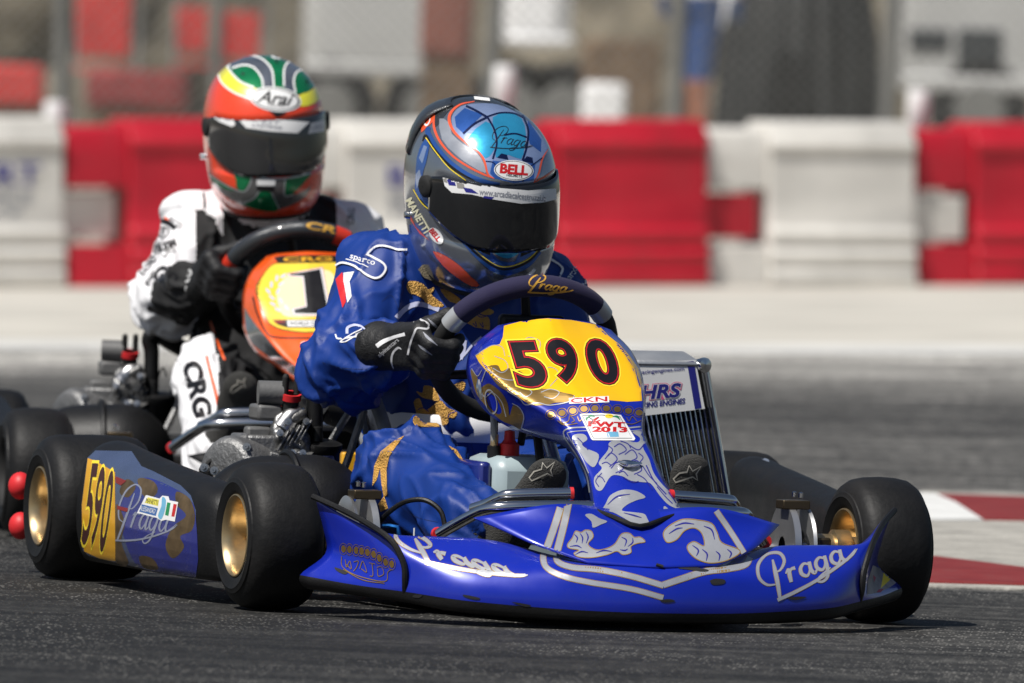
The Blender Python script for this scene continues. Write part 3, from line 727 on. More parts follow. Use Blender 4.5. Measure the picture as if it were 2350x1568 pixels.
def engine(root, carb_red=True):
    e = bpy.data.objects.new('engine', None); e.empty_display_size = .1; link(e, root)
    Xe = -.74; at = lambda x, y, X=Xe: A1(x, y, X=X)
    def blk(x0, y0, x1, y1, dep, m, nm, X=Xe, bev=.006):
        a, b = at(x0, y1, X), at(x1, y0, X); c = (a+b)/2
        return MB().box((c[0]-dep/2, c[1], c[2]), (dep, abs(b[1]-a[1]), abs(b[2]-a[2]))).build(nm, m, e, bevel=bev)
    # crankcase, cylinder and head
    mb = MB(); c = at(552, 1085); mb.lathe([(-.05, .045), (-.045, .062), (.03, .066), (.045, .058), (.05, .03), (.05, .001)], c, (.55, -.83, .05), 28, True)
    mb.box(at(600, 1060, -.78), (.12, .09, .10)); mb.lathe([(0, .014), (.03, .014), (.032, .001)], at(571, 1032), (.3, -.5, .8), 12)
    mb.build('crankcase', M_dkalu, e, bevel=.006)
    c = at(662, 1012); f_ = np.array((1., 0, 0))
    V, F, _, _ = solid([(at(645, 1022), at(692, 1032), .026, .022), (at(638, 990), at(665, 978), .017, .014), (at(668, 962)+f_*.01, at(690, 950)+f_*.01, .012, .010), (at(632, 1004)+f_*.02, at(650, 1010)+f_*.022, .009, .008), (at(666, 990)+f_*.02, at(682, 1004)+f_*.022, .007, .010),
        (at(646, 1036)+f_*.022, at(674, 1040)+f_*.026, .008, .009), (at(690, 1000)+f_*.02, at(700, 1040)+f_*.015, .011, .010), (at(625, 1026), at(640, 1048), .014, .018), (at(655, 950), at(640, 964), .008, .010), (at(640, 978), at(690, 990), .010, .012)], .004, .005)
    obj('cylinder_head', V+vnormals(V, F)*((noise(V*130)-.5)*.002)[:, None], F, M_alu, e)
    for k in range(5):
        q = at(640+k*13, 1010-k*6)+f_*.018; MB().box(q, (.03, .0035, .042), Matrix.Rotation(-.5, 3, 'X')).build('cooling_fin', M_alu, e, bevel=.001)
    MB().box(at(650, 1052)+f_*.02, (.03, .07, .012), Matrix.Rotation(-.2, 3, 'X')).build('head_flange', M_dkalu, e, bevel=.003)
    for x, y in ((632, 994), (660, 1040), (684, 1040), (650, 968), (692, 968)): MB().lathe([(0, .001), (0, .0065), (.010, .0065), (.010, .003), (.014, .003), (.014, .001)], at(x, y)+f_*.03, (.95, -.2, .2), 8).build('head_bolt', M_steel, e)
    mb = MB()
    for k in range(5): mb.lathe([(-.040+k*.012, .02), (-.040+k*.012, .044), (-.036+k*.012, .044), (-.034+k*.012, .02)], at(668, 1050), (.3, -.2, .9), 24)
    mb.build('cylinder_fins', M_dkalu, e)
    mb = MB(); mb.tube([at(648, 985), at(668, 958), at(690, 950)], [.022, .02, .016], 12, 4); mb.tube([at(655, 1030), at(690, 1040), at(712, 1036)], [.012, .014, .012], 10, 3)
    mb.tube([at(655, 965), at(700, 945)], .008, 8); mb.build('exhaust_manifold', M_steel, e)
    blk(592, 930, 649, 966, .07, M_grey, 'carburettor_cover')
    blk(566, 980, 624, 1022, .03, M_grey, 'bracket_plate')
    a = at(605, 902); MB().lathe([(0, .001), (0, .022), (.045, .022), (.045, .001)], a+np.array((-.02, -.005, 0)), (.15, 1, .0), 20).build('intake_duct', M_grey, e)
    c = at(668, 910); axr = np.array((.28, -.0, .96)); axr /= np.linalg.norm(axr)
    MB().lathe([(-.03, .015), (-.004, .016), (.0, .001)], c, axr, 20).build('intake_throat', M_blackm, e)
    if carb_red:
        mb = MB(); N = 28
        for k in range(N):
            pass
        mb.lathe([(-.006, .014), (-.006, .0185), (.006, .0185), (.006, .014)], c, axr, 30).build('choke_ring', M_redrub, e)
    for x in (654, 681):
        q = at(x, 904); mb = MB(); L = .032
        mb.lathe([(t*L, .0058 if i % 2 else .0066) for i, t in enumerate(np.linspace(0, 1, 14))]+[(L+.004, .004), (L+.005, .001)], q, (.12, 0, .99), 14); mb.build('intake_spring_tube', M_blackm, e)
    mb = MB(); mb.tube([at(722, 1000), at(722, 940), at(722, 900), at(718, 872), at(735, 858), at(760, 880, -.8), at(790, 905, -.85)], [.015, .0155, .016, .018, .018, .018, .018], 14, 5); mb.build('water_hose', M_black, e)
    mb = MB(); mb.lathe([(0, .001), (0, .035), (.02, .042), (.16, .042), (.18, .03), (.18, .001)], at(745, 915, -.95), (-.1, .9, -.3), 26); mb.build('exhaust_silencer', M_blackm, e)
    mb = MB(); c = at(738, 1032); mb.lathe([(-.05, .030), (-.045, .034), (-.005, .034), (0, .037), (.012, .037), (.016, .028), (.018, .001)], c, (.15, 0, .99), 26)
    mb.lathe([(.015, .012), (.04, .010), (.045, .001)], c+np.array((.01, -.012, .0)), (0, 0, 1), 12); ign = mb.build('ignition_coil', M_black, e)
    mb = MB()
    mb.tube([at(716, 1010), at(690, 990), at(700, 955), at(716, 960), at(722, 985), at(705, 1002)], .0022, 6, 6); mb.tube([at(640, 1035), at(660, 1020), at(668, 1032), at(690, 1040), at(700, 1060)], .0012, 6, 6)
    mb.tube([at(735, 990), at(742, 960), at(752, 945), at(760, 968)], .002, 6, 5); mb.build('ignition_lead', M_blackm, e)
    mb = MB(); P = [at(622, 1000), at(612, 1030), at(606, 1060)]; mb.tube(P, .006, 10, 4); mb.build('corrugated_hose', M_black, e)
    # bolts and clamps standing forward of the crankcase
    mb = MB()
    for x, y in ((472, 1075), (495, 1082), (476, 1108), (491, 1108), (570, 1028)):
        MB().lathe([(0, .001), (0, .008), (.02, .008), (.02, .004), (.03, .004), (.03, .001)], at(x, y, -.70), (.9, -.4, .1), 8).build('clutch_bolt', M_steel, e)
    mb.tube([at(485, 1110, -.72), at(494, 1130, -.72), at(503, 1152, -.72), at(500, 1168, -.72)], .007, 8, 3)
    mb.build('brake_pipe', M_chrome, e)
    blk(470, 1072, 512, 1105, .05, M_black, 'brake_master', -.73)
    mb = MB(); mb.tube([at(470, 1085), at(478, 1062), at(498, 1056), at(514, 1078)], .004, 8, 5); mb.build('hose', M_blackm, e)
    V, F, _, _ = solid([((-.50, -.45, .13), (-.47, -.345, .145), .105, .098, (1, 0, 0, .9)), ((-.50, -.43, .15), (-.47, -.36, .155), .10, .10)], .008, .03)
    ab = obj('intake_airbox', V, F, M_black, e)
    rr = [(-.485+.1115*math.sin(t), -.395, .148+.1115*math.cos(t)) for t in np.linspace(-2.2, 2.2, 40)]; MB().tube(rr, .006, 8).build('airbox_strap', M_black, e)
    # long gearbox-side plates
    blk(506, 1120, 600, 1160, .10, M_dkalu, 'engine_mount', -.75)
    return e, ign
def seat(root):
    rows = []
    for t, (X, Z, hw, rim_) in enumerate([(-.46, .10, .13, .10), (-.55, .065, .155, .13), (-.66, .06, .165, .16), (-.76, .09, .165, .20), (-.83, .18, .165, .18), (-.88, .30, .165, .13), (-.91, .41, .15, .07), (-.925, .47, .10, .02)]):
        up = np.array((.0, 0, 1.)) if t < 4 else np.array((.92, 0, .3))
        r = []
        for s_ in (-1, -.96, -.75, -.4, 0, .4, .75, .96, 1):
            k = max(0, abs(s_)-.4)/.6; q = np.array((X, s_*hw*1.12, Z))+up*rim_*k**1.6; r.append(q)
        rows.append(r)
    v, f = surf(rows, 4, 4); o = obj('seat', v, f, mat('seat_fibreglass', (.035, .035, .037), .45, bump=.15, bscale=60, var=.3), root, thick=.006, out=(0, 0, 1))
    mb = MB(); v = np.array(v).reshape(-1, 33, 3); mb.tube(v[:, 0][::2], .005, 8); mb.tube(v[:, -1][::2], .005, 8); mb.build('seat_edge', mat('grey_tape', (.16, .17, .19), .6, var=.4, vscale=30), root)
    return o
def steering(root, c, R, spin, grip, band, top, toplen=(38, 142)):
    e1 = np.array((0, -1., 0)); e2 = np.array((.655, 0, .755)); a = math.radians(spin)
    u = e1*math.cos(a)+e2*math.sin(a); v = -e1*math.sin(a)+e2*math.cos(a); nrm = np.array((-.755, 0, .655))
    P = lambda d, r=R: np.array(c)+r*(u*math.cos(math.radians(d))+v*math.sin(math.radians(d)))
    sw = bpy.data.objects.new('steering_wheel', None); sw.empty_display_size = .1; link(sw, root)
    seg = lambda a0, a1, r, m, nm: MB().tube([P(d) for d in np.linspace(a0, a1, 26)], r, 18).build(nm, m, sw)
    a0, a1 = toplen
    t = seg(a0, a1, .0195, top, 'rim_top')
    seg(a0-11, a0, .0192, band, 'rim_band'); seg(a1, a1+11, .0192, band, 'rim_band')
    seg(a1+11, 360+a0-11, .0165, grip, 'rim_grip')
    mb = MB(); back = -nrm*.03
    for d in (85, 200, 340): mb.tube([P(d, R*.95), P(d, R*.55)+back*.7, np.array(c)+back], [.008, .009, .012], 8, 3)
    mb.lathe([(-.03, .02), (-.02, .045), (.0, .045), (.004, .001)], np.array(c)+back, nrm, 24); mb.build('spokes', M_black, sw)
    mb = MB()
    mb.box(np.array(c)+back+v*.08+nrm*.0, (.03, .12, .05), Matrix((u, nrm, v)).transposed().to_3x3() if False else None); mb.build('display', M_black, sw, bevel=.008)
    MB().tube([np.array(c)+back, np.array(c)-nrm*.34], .012, 12).build('steering_column', M_steel, root)
    return sw, t, P
def build_kart(fr, label, theme, two=False):
    root = tag(empty('racing_kart', fr), label, 'kart', 'racing karts on the track')
    T = theme; steer = 3.
    parts = {}
    for X, sg, wd, R, Yo, st in ((0, -1, .132, .129, .622, steer), (0, 1, .132, .129, .622, steer), (-1.045, -1, .198, .1325, .709, 0), (-1.045, 1, .198, .1325, .700, 0)):
        wheel(root, (X, sg*(Yo-wd/2), R), sg, wd, R, T['rim'], st)
    # front fairing
    v, f = surf(BUMPER, 5, 5); o = obj('front_fairing', v, f, [T['paint'], M_black], root, thick=.004, out=(1, 0, .6))
    ncol = 12*5; 
    for i, p in enumerate(o.data.polygons): p.material_index = 1 if i//ncol < 10 else 0
    parts['bumper'] = o
    for s_ in (-1, 1):
        tr_ = [(.345, .4075, .045), (.354, .411, .07), (.352, .414, .10), (.332, .430, .136), (.285, .456, .161), (.225, .490, .184), (.168, .528, .204)]
        MB().tube([(x+.002, s_*(y+.001), z+.002) for x, y, z in tr_], .0055, 8, 5).build('edge_trim', M_black, root)
    v, f = surf(HOOD, 6, 6); parts['hood'] = obj('nose_hood', v, f, T['paint'], root, thick=.003, out=(.5, 0, 1))
    v, f = surf(nassau_grid(NAS2_PX if two else NAS_PX, fr), 5, 3); parts['nassau'] = obj('front_panel', v, f, T['panel'], root, thick=.0035, out=(1, 0, 1))
    parts['podR'] = pod(root, -1, M_black); parts['podL'] = pod(root, 1, M_black)
    # chassis
    mb = MB()
    for s_ in (-1, 1):
        mb.tube([(-1.12, s_*.30, .055), (-.6, s_*.33, .05), (-.15, s_*.30, .05), (.12, s_*.24, .055), (.32, s_*.17, .06)], .015, 10, 4)
        mb.tube([(-.78, s_*.32, .06), (-.78, s_*.60, .07), (-.25, s_*.58, .07), (-.25, s_*.32, .06)], .010, 8)
        mb.tube([(.0, s_*.26, .06), (.0, s_*.40, .10), (.0, s_*.47, .13)], .013, 10, 3)
    mb.tube([(-.05, -.26, .05), (-.05, .26, .05)], .014, 8); mb.tube([(-.62, -.32, .05), (-.62, .32, .05)], .014, 8); mb.tube([(.32, -.17, .06), (.34, 0, .06), (.32, .17, .06)], .014, 8)
    mb.build('chassis_frame', T['frame'], root)
    obj('floor_tray', [(-.45, -.29, .033), (.05, -.25, .033), (.36, -.17, .035), (.36, .17, .035), (.05, .25, .033), (-.45, .29, .033)], [(0, 1, 2, 3, 4, 5)], mat('tray', (.02, .022, .03), .4, .3), root, smooth=False, thick=.003, out=(0, 0, 1))
    MB().tube([(-1.045, -.50, .1325), (-1.045, .50, .1325)], .025, 16).build('rear_axle', M_steel, root)
    mb = MB()
    for s_ in (-1, 1): mb.tube([(.02, s_*.05, .13), (-.05, s_*.25, .125), (-.06, s_*.45, .13)], .006, 8)
    mb.build('tie_rod', M_steel, root)
    # nose bars
    B = lambda L: [fr_at(x, y, X=X) for x, y, X in L]
    fr_at = A1
    lo_ = B([(1008, 1226, .16), (1035, 1210, .18), (1088, 1181, .22), (1122, 1168, .25), (1165, 1164, .27), (1300, 1162, .28)])
    lo_ = [np.array((p[0], p[1], p[2]+(.045 if two else 0))) for p in lo_]; lm = [np.array((p[0], -p[1]*.98, p[2])) for p in lo_[::-1]]
    MB().tube(lo_+lm, .0105, 12, 3).build('nose_bar', M_chrome, root)
    hi_ = B([(1085, 1168, .18), (1120, 1156, .21), (1148, 1142, .235), (1180, 1135, .25), (1308, 1132, .26)])
    hi_ = [np.array((p[0], p[1], p[2]+(.045 if two else 0))) for p in hi_]; hm = [np.array((p[0], -p[1], p[2])) for p in hi_]
    for q in (hi_, hm):
        MB().tube(q, .010, 12, 4).build('nose_bar', M_chrome, root)
        MB().tube([q[-1], q[-1]+(q[-1]-q[-2])/np.linalg.norm(q[-1]-q[-2])*.006], .0104, 12).build('bar_cap', M_redrub, root)
    for q in (lo_[0], np.array((lo_[0][0], -lo_[0][1], lo_[0][2]))): MB().tube([q, q+np.array((-.012, 0, .0))], .012, 12).build('bar_clamp', M_redrub, root)
    # brakes and stub axles
    for s_ in (-1, 1):
        mb = MB(); mb.lathe([(-.006, .020), (-.006, .078), (.006, .078), (.006, .020)], (.0, s_*.385, .129), (0, 1, 0), 40); mb.lathe([(.03, .03), (.03, .072), (.036, .074), (.042, .06), (.042, .03)], (.0, s_*.385, .129), (0, s_, 0), 40); d_ = mb.build('brake_disc', mat('ground_steel', (.62, .62, .62), .38, .9, var=.1), root)
        mb = MB(); mb.box((.015, s_*.392, .206), (.045, .050, .016)); mb.build('brake_caliper', mat('bronze_anodised', (.10, .075, .045), .35, .8), root, bevel=.002)
        MB().box((.045, s_*.44, .125), (.02, .026, .05)).build('brake_bracket', MATS['bronze_anodised'], root, bevel=.004)
        mb = MB(); mb.lathe([(.44, .026), (.47, .026), (.472, .034), (.50, .034), (.50, .022), (.56, .022)], (0, 0, .129), (0, s_, 0), 26); mb.build('front_hub', M_gold, root)
        for dx in (-.004, .034): MB().lathe([(0, .0045), (.008, .0045), (.010, .001)], (dx, s_*.40, .219), (0, 0, 1), 8).build('brake_bolt', M_chrome, root)
    # seat, engine, radiator, tank, rear bumper
    parts['seat'] = seat(root)
    for q in ([(-.60, -.33, .06), (-.66, -.25, .20), (-.72, -.19, .33)], [(-.85, -.31, .10), (-.80, -.24, .25), (-.78, -.18, .36)], [(-.66, .33, .06), (-.70, .25, .2), (-.72, .18, .30)]):
        MB().tube(q, .007, 8, 3).build('seat_stay', M_dkalu, root)
    parts['engine'], parts['ign'] = engine(root, True)
    if not two:
        r = bpy.data.objects.new('radiator', None); link(r, root); Q = lambda x, y, d=0: A1(x, y, X=-.42)+np.array((d, 0, 0))
        TL, TR, BR, BLc = Q(1440, 826), Q(1612, 830), Q(1669, 1160), Q(1506, 1165)
        pt = lambda a, b, d=0: (TL+(TR-TL)*a)*(1-b)+(BLc+(BR-BLc)*a)*b+np.array((d, 0, 0))
        v = [pt(a, b, d) for d in (-.03, 0) for b in (0, 1) for a in (0, 1)]
        obj('core', v, [(0, 1, 3, 2), (4, 6, 7, 5), (0, 4, 5, 1), (2, 3, 7, 6), (0, 2, 6, 4), (1, 5, 7, 3)], mat('radiator_core', (.020, .021, .021), .5, .3, bump=.9, bscale=1, aniso=(40, 8, 900)), r, smooth=False)
        base = None
        for k in range(15):
            a = .03+k*.94/14; mb = MB(); mb.tube([pt(a, .01, .003), pt(a, .99, .003)], .0017, 6); mb.build('core_tube', M_chrome, r)
        mb = MB(); mb.tube([pt(1.02, -.02, .004), pt(1.02, 1.01, .004)], .006, 8); mb.tube([pt(-.03, -.02, .004), pt(-.03, 1.01, .004)], .006, 8); mb.build('side_channel', M_chrome, r)
        a, b, c_, d_ = Q(1436, 803, -.05), Q(1590, 806, -.05), Q(1606, 829, .012), Q(1430, 826, .012)
        lo2 = np.array((0, 0, -.012)); v = [a, b, c_, d_, a+lo2, b+lo2, c_+lo2, d_+lo2]
        obj('header_tank', v, [(0, 1, 2, 3), (7, 6, 5, 4), (0, 4, 5, 1), (1, 5, 6, 2), (2, 6, 7, 3), (3, 7, 4, 0)], mat('brushed_aluminium', (.60, .61, .62), .36, .75, bump=.1), r, bevel=.006)
        mb = MB(); mb.lathe([(0, .010), (.02, .010), (.022, .001)], Q(1603, 836, .0), (1, .3, 0), 12); mb.lathe([(0, .014), (.008, .014), (.01, .001)], Q(1611, 838, .004), (1, .3, 0), 12); mb.build('tank_fitting', M_chrome, r)
        sg_ = [Q(1420, 836, .010), Q(1592, 826, .010), Q(1614, 938, .010), Q(1440, 958, .010)]
        parts['sign'] = obj('sponsor_flap', sg_, [(0, 1, 2, 3)], M_white, r, smooth=False, thick=.002, out=(1, 0, 0))
        cl = [Q(1593, 828, .009), Q(1622, 836, .009), Q(1641, 934, .009), Q(1614, 937, .009)]
        m = mat('clear_acetate', (.9, .92, .95), .05, trans=1.0, spec=.5); obj('clear_flap', cl, [(0, 1, 2, 3)], m, r, smooth=False)
        # tank between the knees
        tk = bpy.data.objects.new('fuel_tank', None); link(tk, root)
        a = A1(1122, 1048, X=-.02); b = A1(1300, 1150, X=-.02); yc = (a[1]+b[1])/2; hw = abs(b[1]-a[1])/2
        MB().box((-.12, yc+.01, (a[2]+.05)/2), (.2, hw*2, a[2]-.05)).build('tank_body', mat('milky_polyethylene', (.34, .42, .44), .35, spec=.5, var=.05), tk, bevel=.025)
        MB().box((-.12, yc-hw-.001, (a[2]+.05)/2), (.17, .024, a[2]-.07)).build('tank_film', M_darkblue, tk, bevel=.008)
        MB().lathe([(0, .018), (.022, .018), (.024, .014), (.03, .010), (.045, .009), (.047, .001)], A1(1168, 1048, X=-.10), (0, 0, 1), 18).build('tank_cap', M_redrub, tk)
        q = A1(1133, 1050, X=-.10); MB().lathe([(0, .012), (.02, .012), (.022, .006), (.06, .006), (.062, .001)], q, (0, 0, 1), 14).build('hose_fitting', M_black, tk)
        MB().lathe([(.018, .0075), (.04, .0075), (.042, .005), (.06, .005)], q, (0, 0, 1), 12).build('brass_nipple', M_gold, tk)
        MB().tube([A1(1133, 1030, X=-.1), A1(1133, 960, X=-.1), A1(1128, 900, X=-.14)], .006, 10, 4).build('fuel_hose', mat('clear_hose', (.3, .3, .28), .2), tk)
        mb = MB(); mb.tube([A1(1195, 1020, X=-.1), A1(1205, 960, X=-.12), A1(1215, 900, X=-.15)], .007, 8, 3); mb.tube([A1(1240, 1060, X=0), A1(1232, 990, X=-.05)], .008, 8); mb.build('brake_line', M_blackm, root)
        MB().tube([A1(855, 905, X=-.66), A1(872, 950, X=-.63), A1(888, 1000, X=-.60), A1(903, 1045, X=-.56)], .0125, 10, 4).build('seat_side_tape', MATS['grey_tape'], root)
        # throttle cable loop, blue bracket, white tie
        MB().tube([A1(862, 1210, X=.02), A1(890, 1178, X=.06), A1(930, 1152, X=.10), A1(975, 1148, X=.13), A1(1010, 1172, X=.15), A1(1022, 1210, X=.16)], .0046, 8, 6).build('throttle_cable', M_black, root)
        MB().tube([A1(870, 1208, X=.05), A1(895, 1207, X=.08), A1(913, 1210, X=.09), A1(916, 1228, X=.09)], .004, 6, 0).build('cable_bracket', mat('blue_anodised', (.02, .16, .5), .3, .8), root)
        MB().tube([A1(950, 1240, X=.2), A1(951, 1212, X=.2)], .0016, 6).build('cable_tie', M_white, root)
        # fairing clips
        mb = MB(); mb.tube([A1(1506, 1296, X=.487), A1(1522, 1301, X=.49)], .003, 8); mb.tube([A1(1600, 1302, X=.46), A1(1630, 1308, X=.455), A1(1650, 1306, X=.45)], .004, 8); mb.build('fairing_clip', M_blackm, root)
    # rear bumper
    e = bpy.data.objects.new('rear_bumper', None); link(e, root)
    p1, p2 = A1(46, 1115, X=-1.30), A1(47, 1207, X=-1.30)
    for p in (p1, p2):
        for s_ in (-1, 1):
            c = np.array((p[0], s_*abs(p[1]), p[2])); MB().ball(c, .0255, 10, (1, .85, 1)).build('end_cap', M_redrub, e)
        MB().tube([(p[0], -abs(p[1]), p[2]), (p[0], abs(p[1]), p[2])], .014, 12).build('bumper_tube', M_black, e)
    q = A1(812, 1066, X=-1.24); MB().box((-1.24, q[1]+.02, q[2]), (.02, .09, .045)).build('number_plate', M_amber, e, bevel=.004)
    c = (-.30, -.020, .457) if not two else tuple(fr.at(690, 660, X=-.30))
    sw, top, P = steering(root, c, .156, -6 if not two else -8, M_blackm if not two else M_black, T['band'], T['top'], (38, 140) if not two else (35, 118))
    parts['wheel_top'] = top; parts['ring'] = (c, P)
    return root, parts

M_carbon = mat('carbon_weave', (.035, .038, .042), .3, .2, coat=.6, bump=.2, bscale=1, aniso=(900, 900, 200))
kart1, P1 = build_kart(K1, 'blue racing kart number 590 with gold wheels leading into the corner', dict(rim=M_gold, paint=M_blue, panel=M_blue, frame=M_blackm, band=mat('silver_tape', (.55, .56, .57), .35, .5), top=M_navyfab))
kart2, P2 = build_kart(K2, 'orange racing kart number 1 following behind the blue kart', dict(rim=M_blackm, paint=M_black, panel=M_orange, frame=M_black, band=mat('red_band', (.6, .04, .02), .4), top=M_carbon), two=True)

# ================================================================== DRIVERS
_HT = np.array([  # height, half width, front, back
    [-.150, .080, .105, .090], [-.143, .092, .128, .102], [-.125, .105, .150, .115], [-.095, .116, .163, .131], [-.055, .1225, .163, .149], [-.010, .1260, .157, .161],
    [.035, .1245, .149, .165], [.075, .1150, .132, .157], [.105, .0980, .108, .138], [.128, .0720, .076, .106], [.142, .0420, .043, .064], [.1462, .0240, .024, .036], [.148, .0020, .002, .002]])
def hprof(u): 
    u = np.clip(u, -.150, .148); out = []
    D_ = catmull(_HT, 8)
    return [np.interp(u, D_[:, 0], D_[:, k]) for k in (1, 2, 3)]
def hpt(th, u, off=0.):
    """helmet surface: th angle from straight ahead (positive to the left), u height"""
    w_, f_, b_ = hprof(u); n = 2.25
    c, s_ = np.cos(th), np.sin(th); L = np.where(c > 0, f_, b_)
    r = (np.abs(c/(L+off))**n+np.abs(s_/(w_+off))**n)**(-1/n)
    return np.stack([r*c, r*s_, u+off*np.clip((u-.06)/.08, 0, 1)+0*th], -1)
def helmet(parent, pos, R3, base, visor_m, spoiler, scale=1.0, wk=1.0):
    xf = lambda P: np.array(pos)+(np.asarray(P)*np.array((scale, scale*wk, scale))) @ R3.T
    def patch(th, us, off, name, m, par, thick=0):
        A = np.array([[hpt(np.array(t), np.array(u), off) for t in th] for u in us]); Rr, Q = A.shape[:2]
        f = [(i*Q+j, i*Q+j+1, (i+1)*Q+j+1, (i+1)*Q+j) for i in range(Rr-1) for j in range(Q-1)]
        return obj(name, xf(A.reshape(-1, 3)), f, m, par, thick=thick, out=tuple(R3[:, 0]))
    th = np.linspace(-math.pi, math.pi, 145)[:-1]; us = np.concatenate([np.linspace(-.150, -.12, 6)[:-1], np.linspace(-.12, .10, 46)[:-1], .10+.048*np.sin(np.linspace(0, math.pi/2, 18))])
    V = np.concatenate([hpt(th, np.full_like(th, u)) for u in us]); n = len(th)
    # eye port: push the shell in where the visor sits
    A_ = np.arctan2(V[:, 1], V[:, 0]); ep = (1-sstep(1.05, 1.2, np.abs(A_)))*sstep(-.062, -.054, V[:, 2])*(1-sstep(.046, .054, V[:, 2]))
    V[:, :2] *= (1-.030*ep)[:, None]
    F = [(i*n+k, i*n+(k+1) % n, (i+1)*n+(k+1) % n, (i+1)*n+k) for i in range(len(us)-1) for k in range(n)]+[tuple(range(n))[::-1], tuple((len(us)-1)*n+k for k in range(n))]
    h = obj('helmet', xf(V), F, base, parent)
    vt = np.linspace(-1.24, 1.24, 61)
    vrow = []
    for a in np.linspace(0, 1, 16):
        vrow.append([hpt(np.array(t), np.array((-.060+.048*float(sstep(.35, 1.45, abs(t))))*(1-a)+a*(.048-.010*float(sstep(1.0, 1.4, abs(t))))), .0035) for t in vt])
    A = np.array(vrow); Rr, Q = A.shape[:2]
    vis = obj('visor', xf(A.reshape(-1, 3)), [(i*Q+j, i*Q+j+1, (i+1)*Q+j+1, (i+1)*Q+j) for i in range(Rr-1) for j in range(Q-1)], visor_m, h, thick=.003, out=tuple(R3[:, 0]))
    rim_ = [hpt(np.array(t), np.array(-.148), .002) for t in np.linspace(-math.pi, math.pi, 60)[:-1]]
    MB().tube(xf(np.array(rim_)), .005, 8, closed=True).build('edge_rubber', M_blackm, h)
    for s_ in (-1, 1):
        c = hpt(np.array(s_*1.33), np.array(.022), .003); MB().lathe([(-.004, .020), (.003, .020), (.006, .016), (.007, .010), (.007, .001)], xf(c), R3 @ np.array((.15, s_, 0)), 22).build('visor_pivot', M_blackm, h)
        c = hpt(np.array(s_*1.85), np.array(-.045), .002); MB().lathe([(-.003, .007), (.008, .006), (.009, .001)], xf(c), R3 @ np.array((-.2, s_, 0)), 12).build('post', M_chrome, h)
    if spoiler:
        rows = [[hpt(np.array(t), np.array(u), o_) for t in np.linspace(math.pi-1.1, math.pi+1.1, 13)] for u, o_ in ((.05, .003), (.085, .005), (.115, .006), (.138, .003))]
        v, f = surf(rows, 3, 1); obj('spoiler', xf(v), f, M_carbon, h, thick=.003, out=(0, 0, 1))
    return h, vis
def rot(yaw, pitch, roll):
    """yaw to the left, pitch nose-down, roll towards the right shoulder (degrees)"""
    y, p, r = map(math.radians, (yaw, pitch, roll))
    return np.array((Matrix.Rotation(y, 3, 'Z') @ Matrix.Rotation(p, 3, 'Y') @ Matrix.Rotation(r, 3, 'X')))
def glove(parent, P, ang, c, wrist, side, fr_n, name='glove'):
    G = P(ang); o = G-np.array(c); o /= np.linalg.norm(o); t = P(ang+6)-P(ang-6); t /= np.linalg.norm(t)
    if t[2] < 0: t = -t
    f = np.array((.815, 0, -.58)); f = f-o*(f@o); f /= np.linalg.norm(f)          # away from the driver
    W = np.array(wrist); pr = []; lens = (.92, 1.0, .97, .82)
    for i, d in enumerate((.034, .0115, -.0115, -.033)):
        k = lens[i]; b = G+t*d
        K_ = b+o*.040-f*.004; M_ = b+o*(.030*k)+f*(.036*k); N_ = b-o*(.012*k)+f*(.040*k); T_ = b-o*(.032*k)+f*(.012)
        pr += [(K_, M_, .0145, .0130), (M_, N_, .0130, .0118), (N_, T_, .0118, .010), (K_, W+t*d*.7, .0190, .0260)]
    tb = G+t*.030-f*.030+o*.020
    pr += [(W, tb, .022, .016), (tb, G+t*.056-f*.030-o*.012, .0145, .012), (G+t*.056-f*.030-o*.012, G+t*.060-f*.006-o*.030, .012, .010)]
    cu = W+(W-G)/np.linalg.norm(W-G)*.040; pr += [(W, cu, .040, .045)]
    V, F, who, par = solid(pr, .0036, .007)
    V = V+vnormals(V, F)*((noise(V*90)-.5)*.0022)[:, None]
    return obj(name, V, F, M_glove, parent)
def shoe(parent, heel, toe, ank, up):
    heel, toe, ank = map(np.array, (heel, toe, ank)); m = heel+(toe-heel)*.62; up = np.array(up)/np.linalg.norm(up)
    sd = np.cross(toe-heel, up); sd /= np.linalg.norm(sd)
    pr = [(heel, m, .034, .042, (*up, .62)), (m, toe, .042, .036, (*up, .55)), (heel+up*.02, ank, .036, .042), (m+up*.012, ank, .034, .042)]
    V, F, who, par = solid(pr, .005, .014)
    return obj('shoe', V, F, M_shoe, parent)
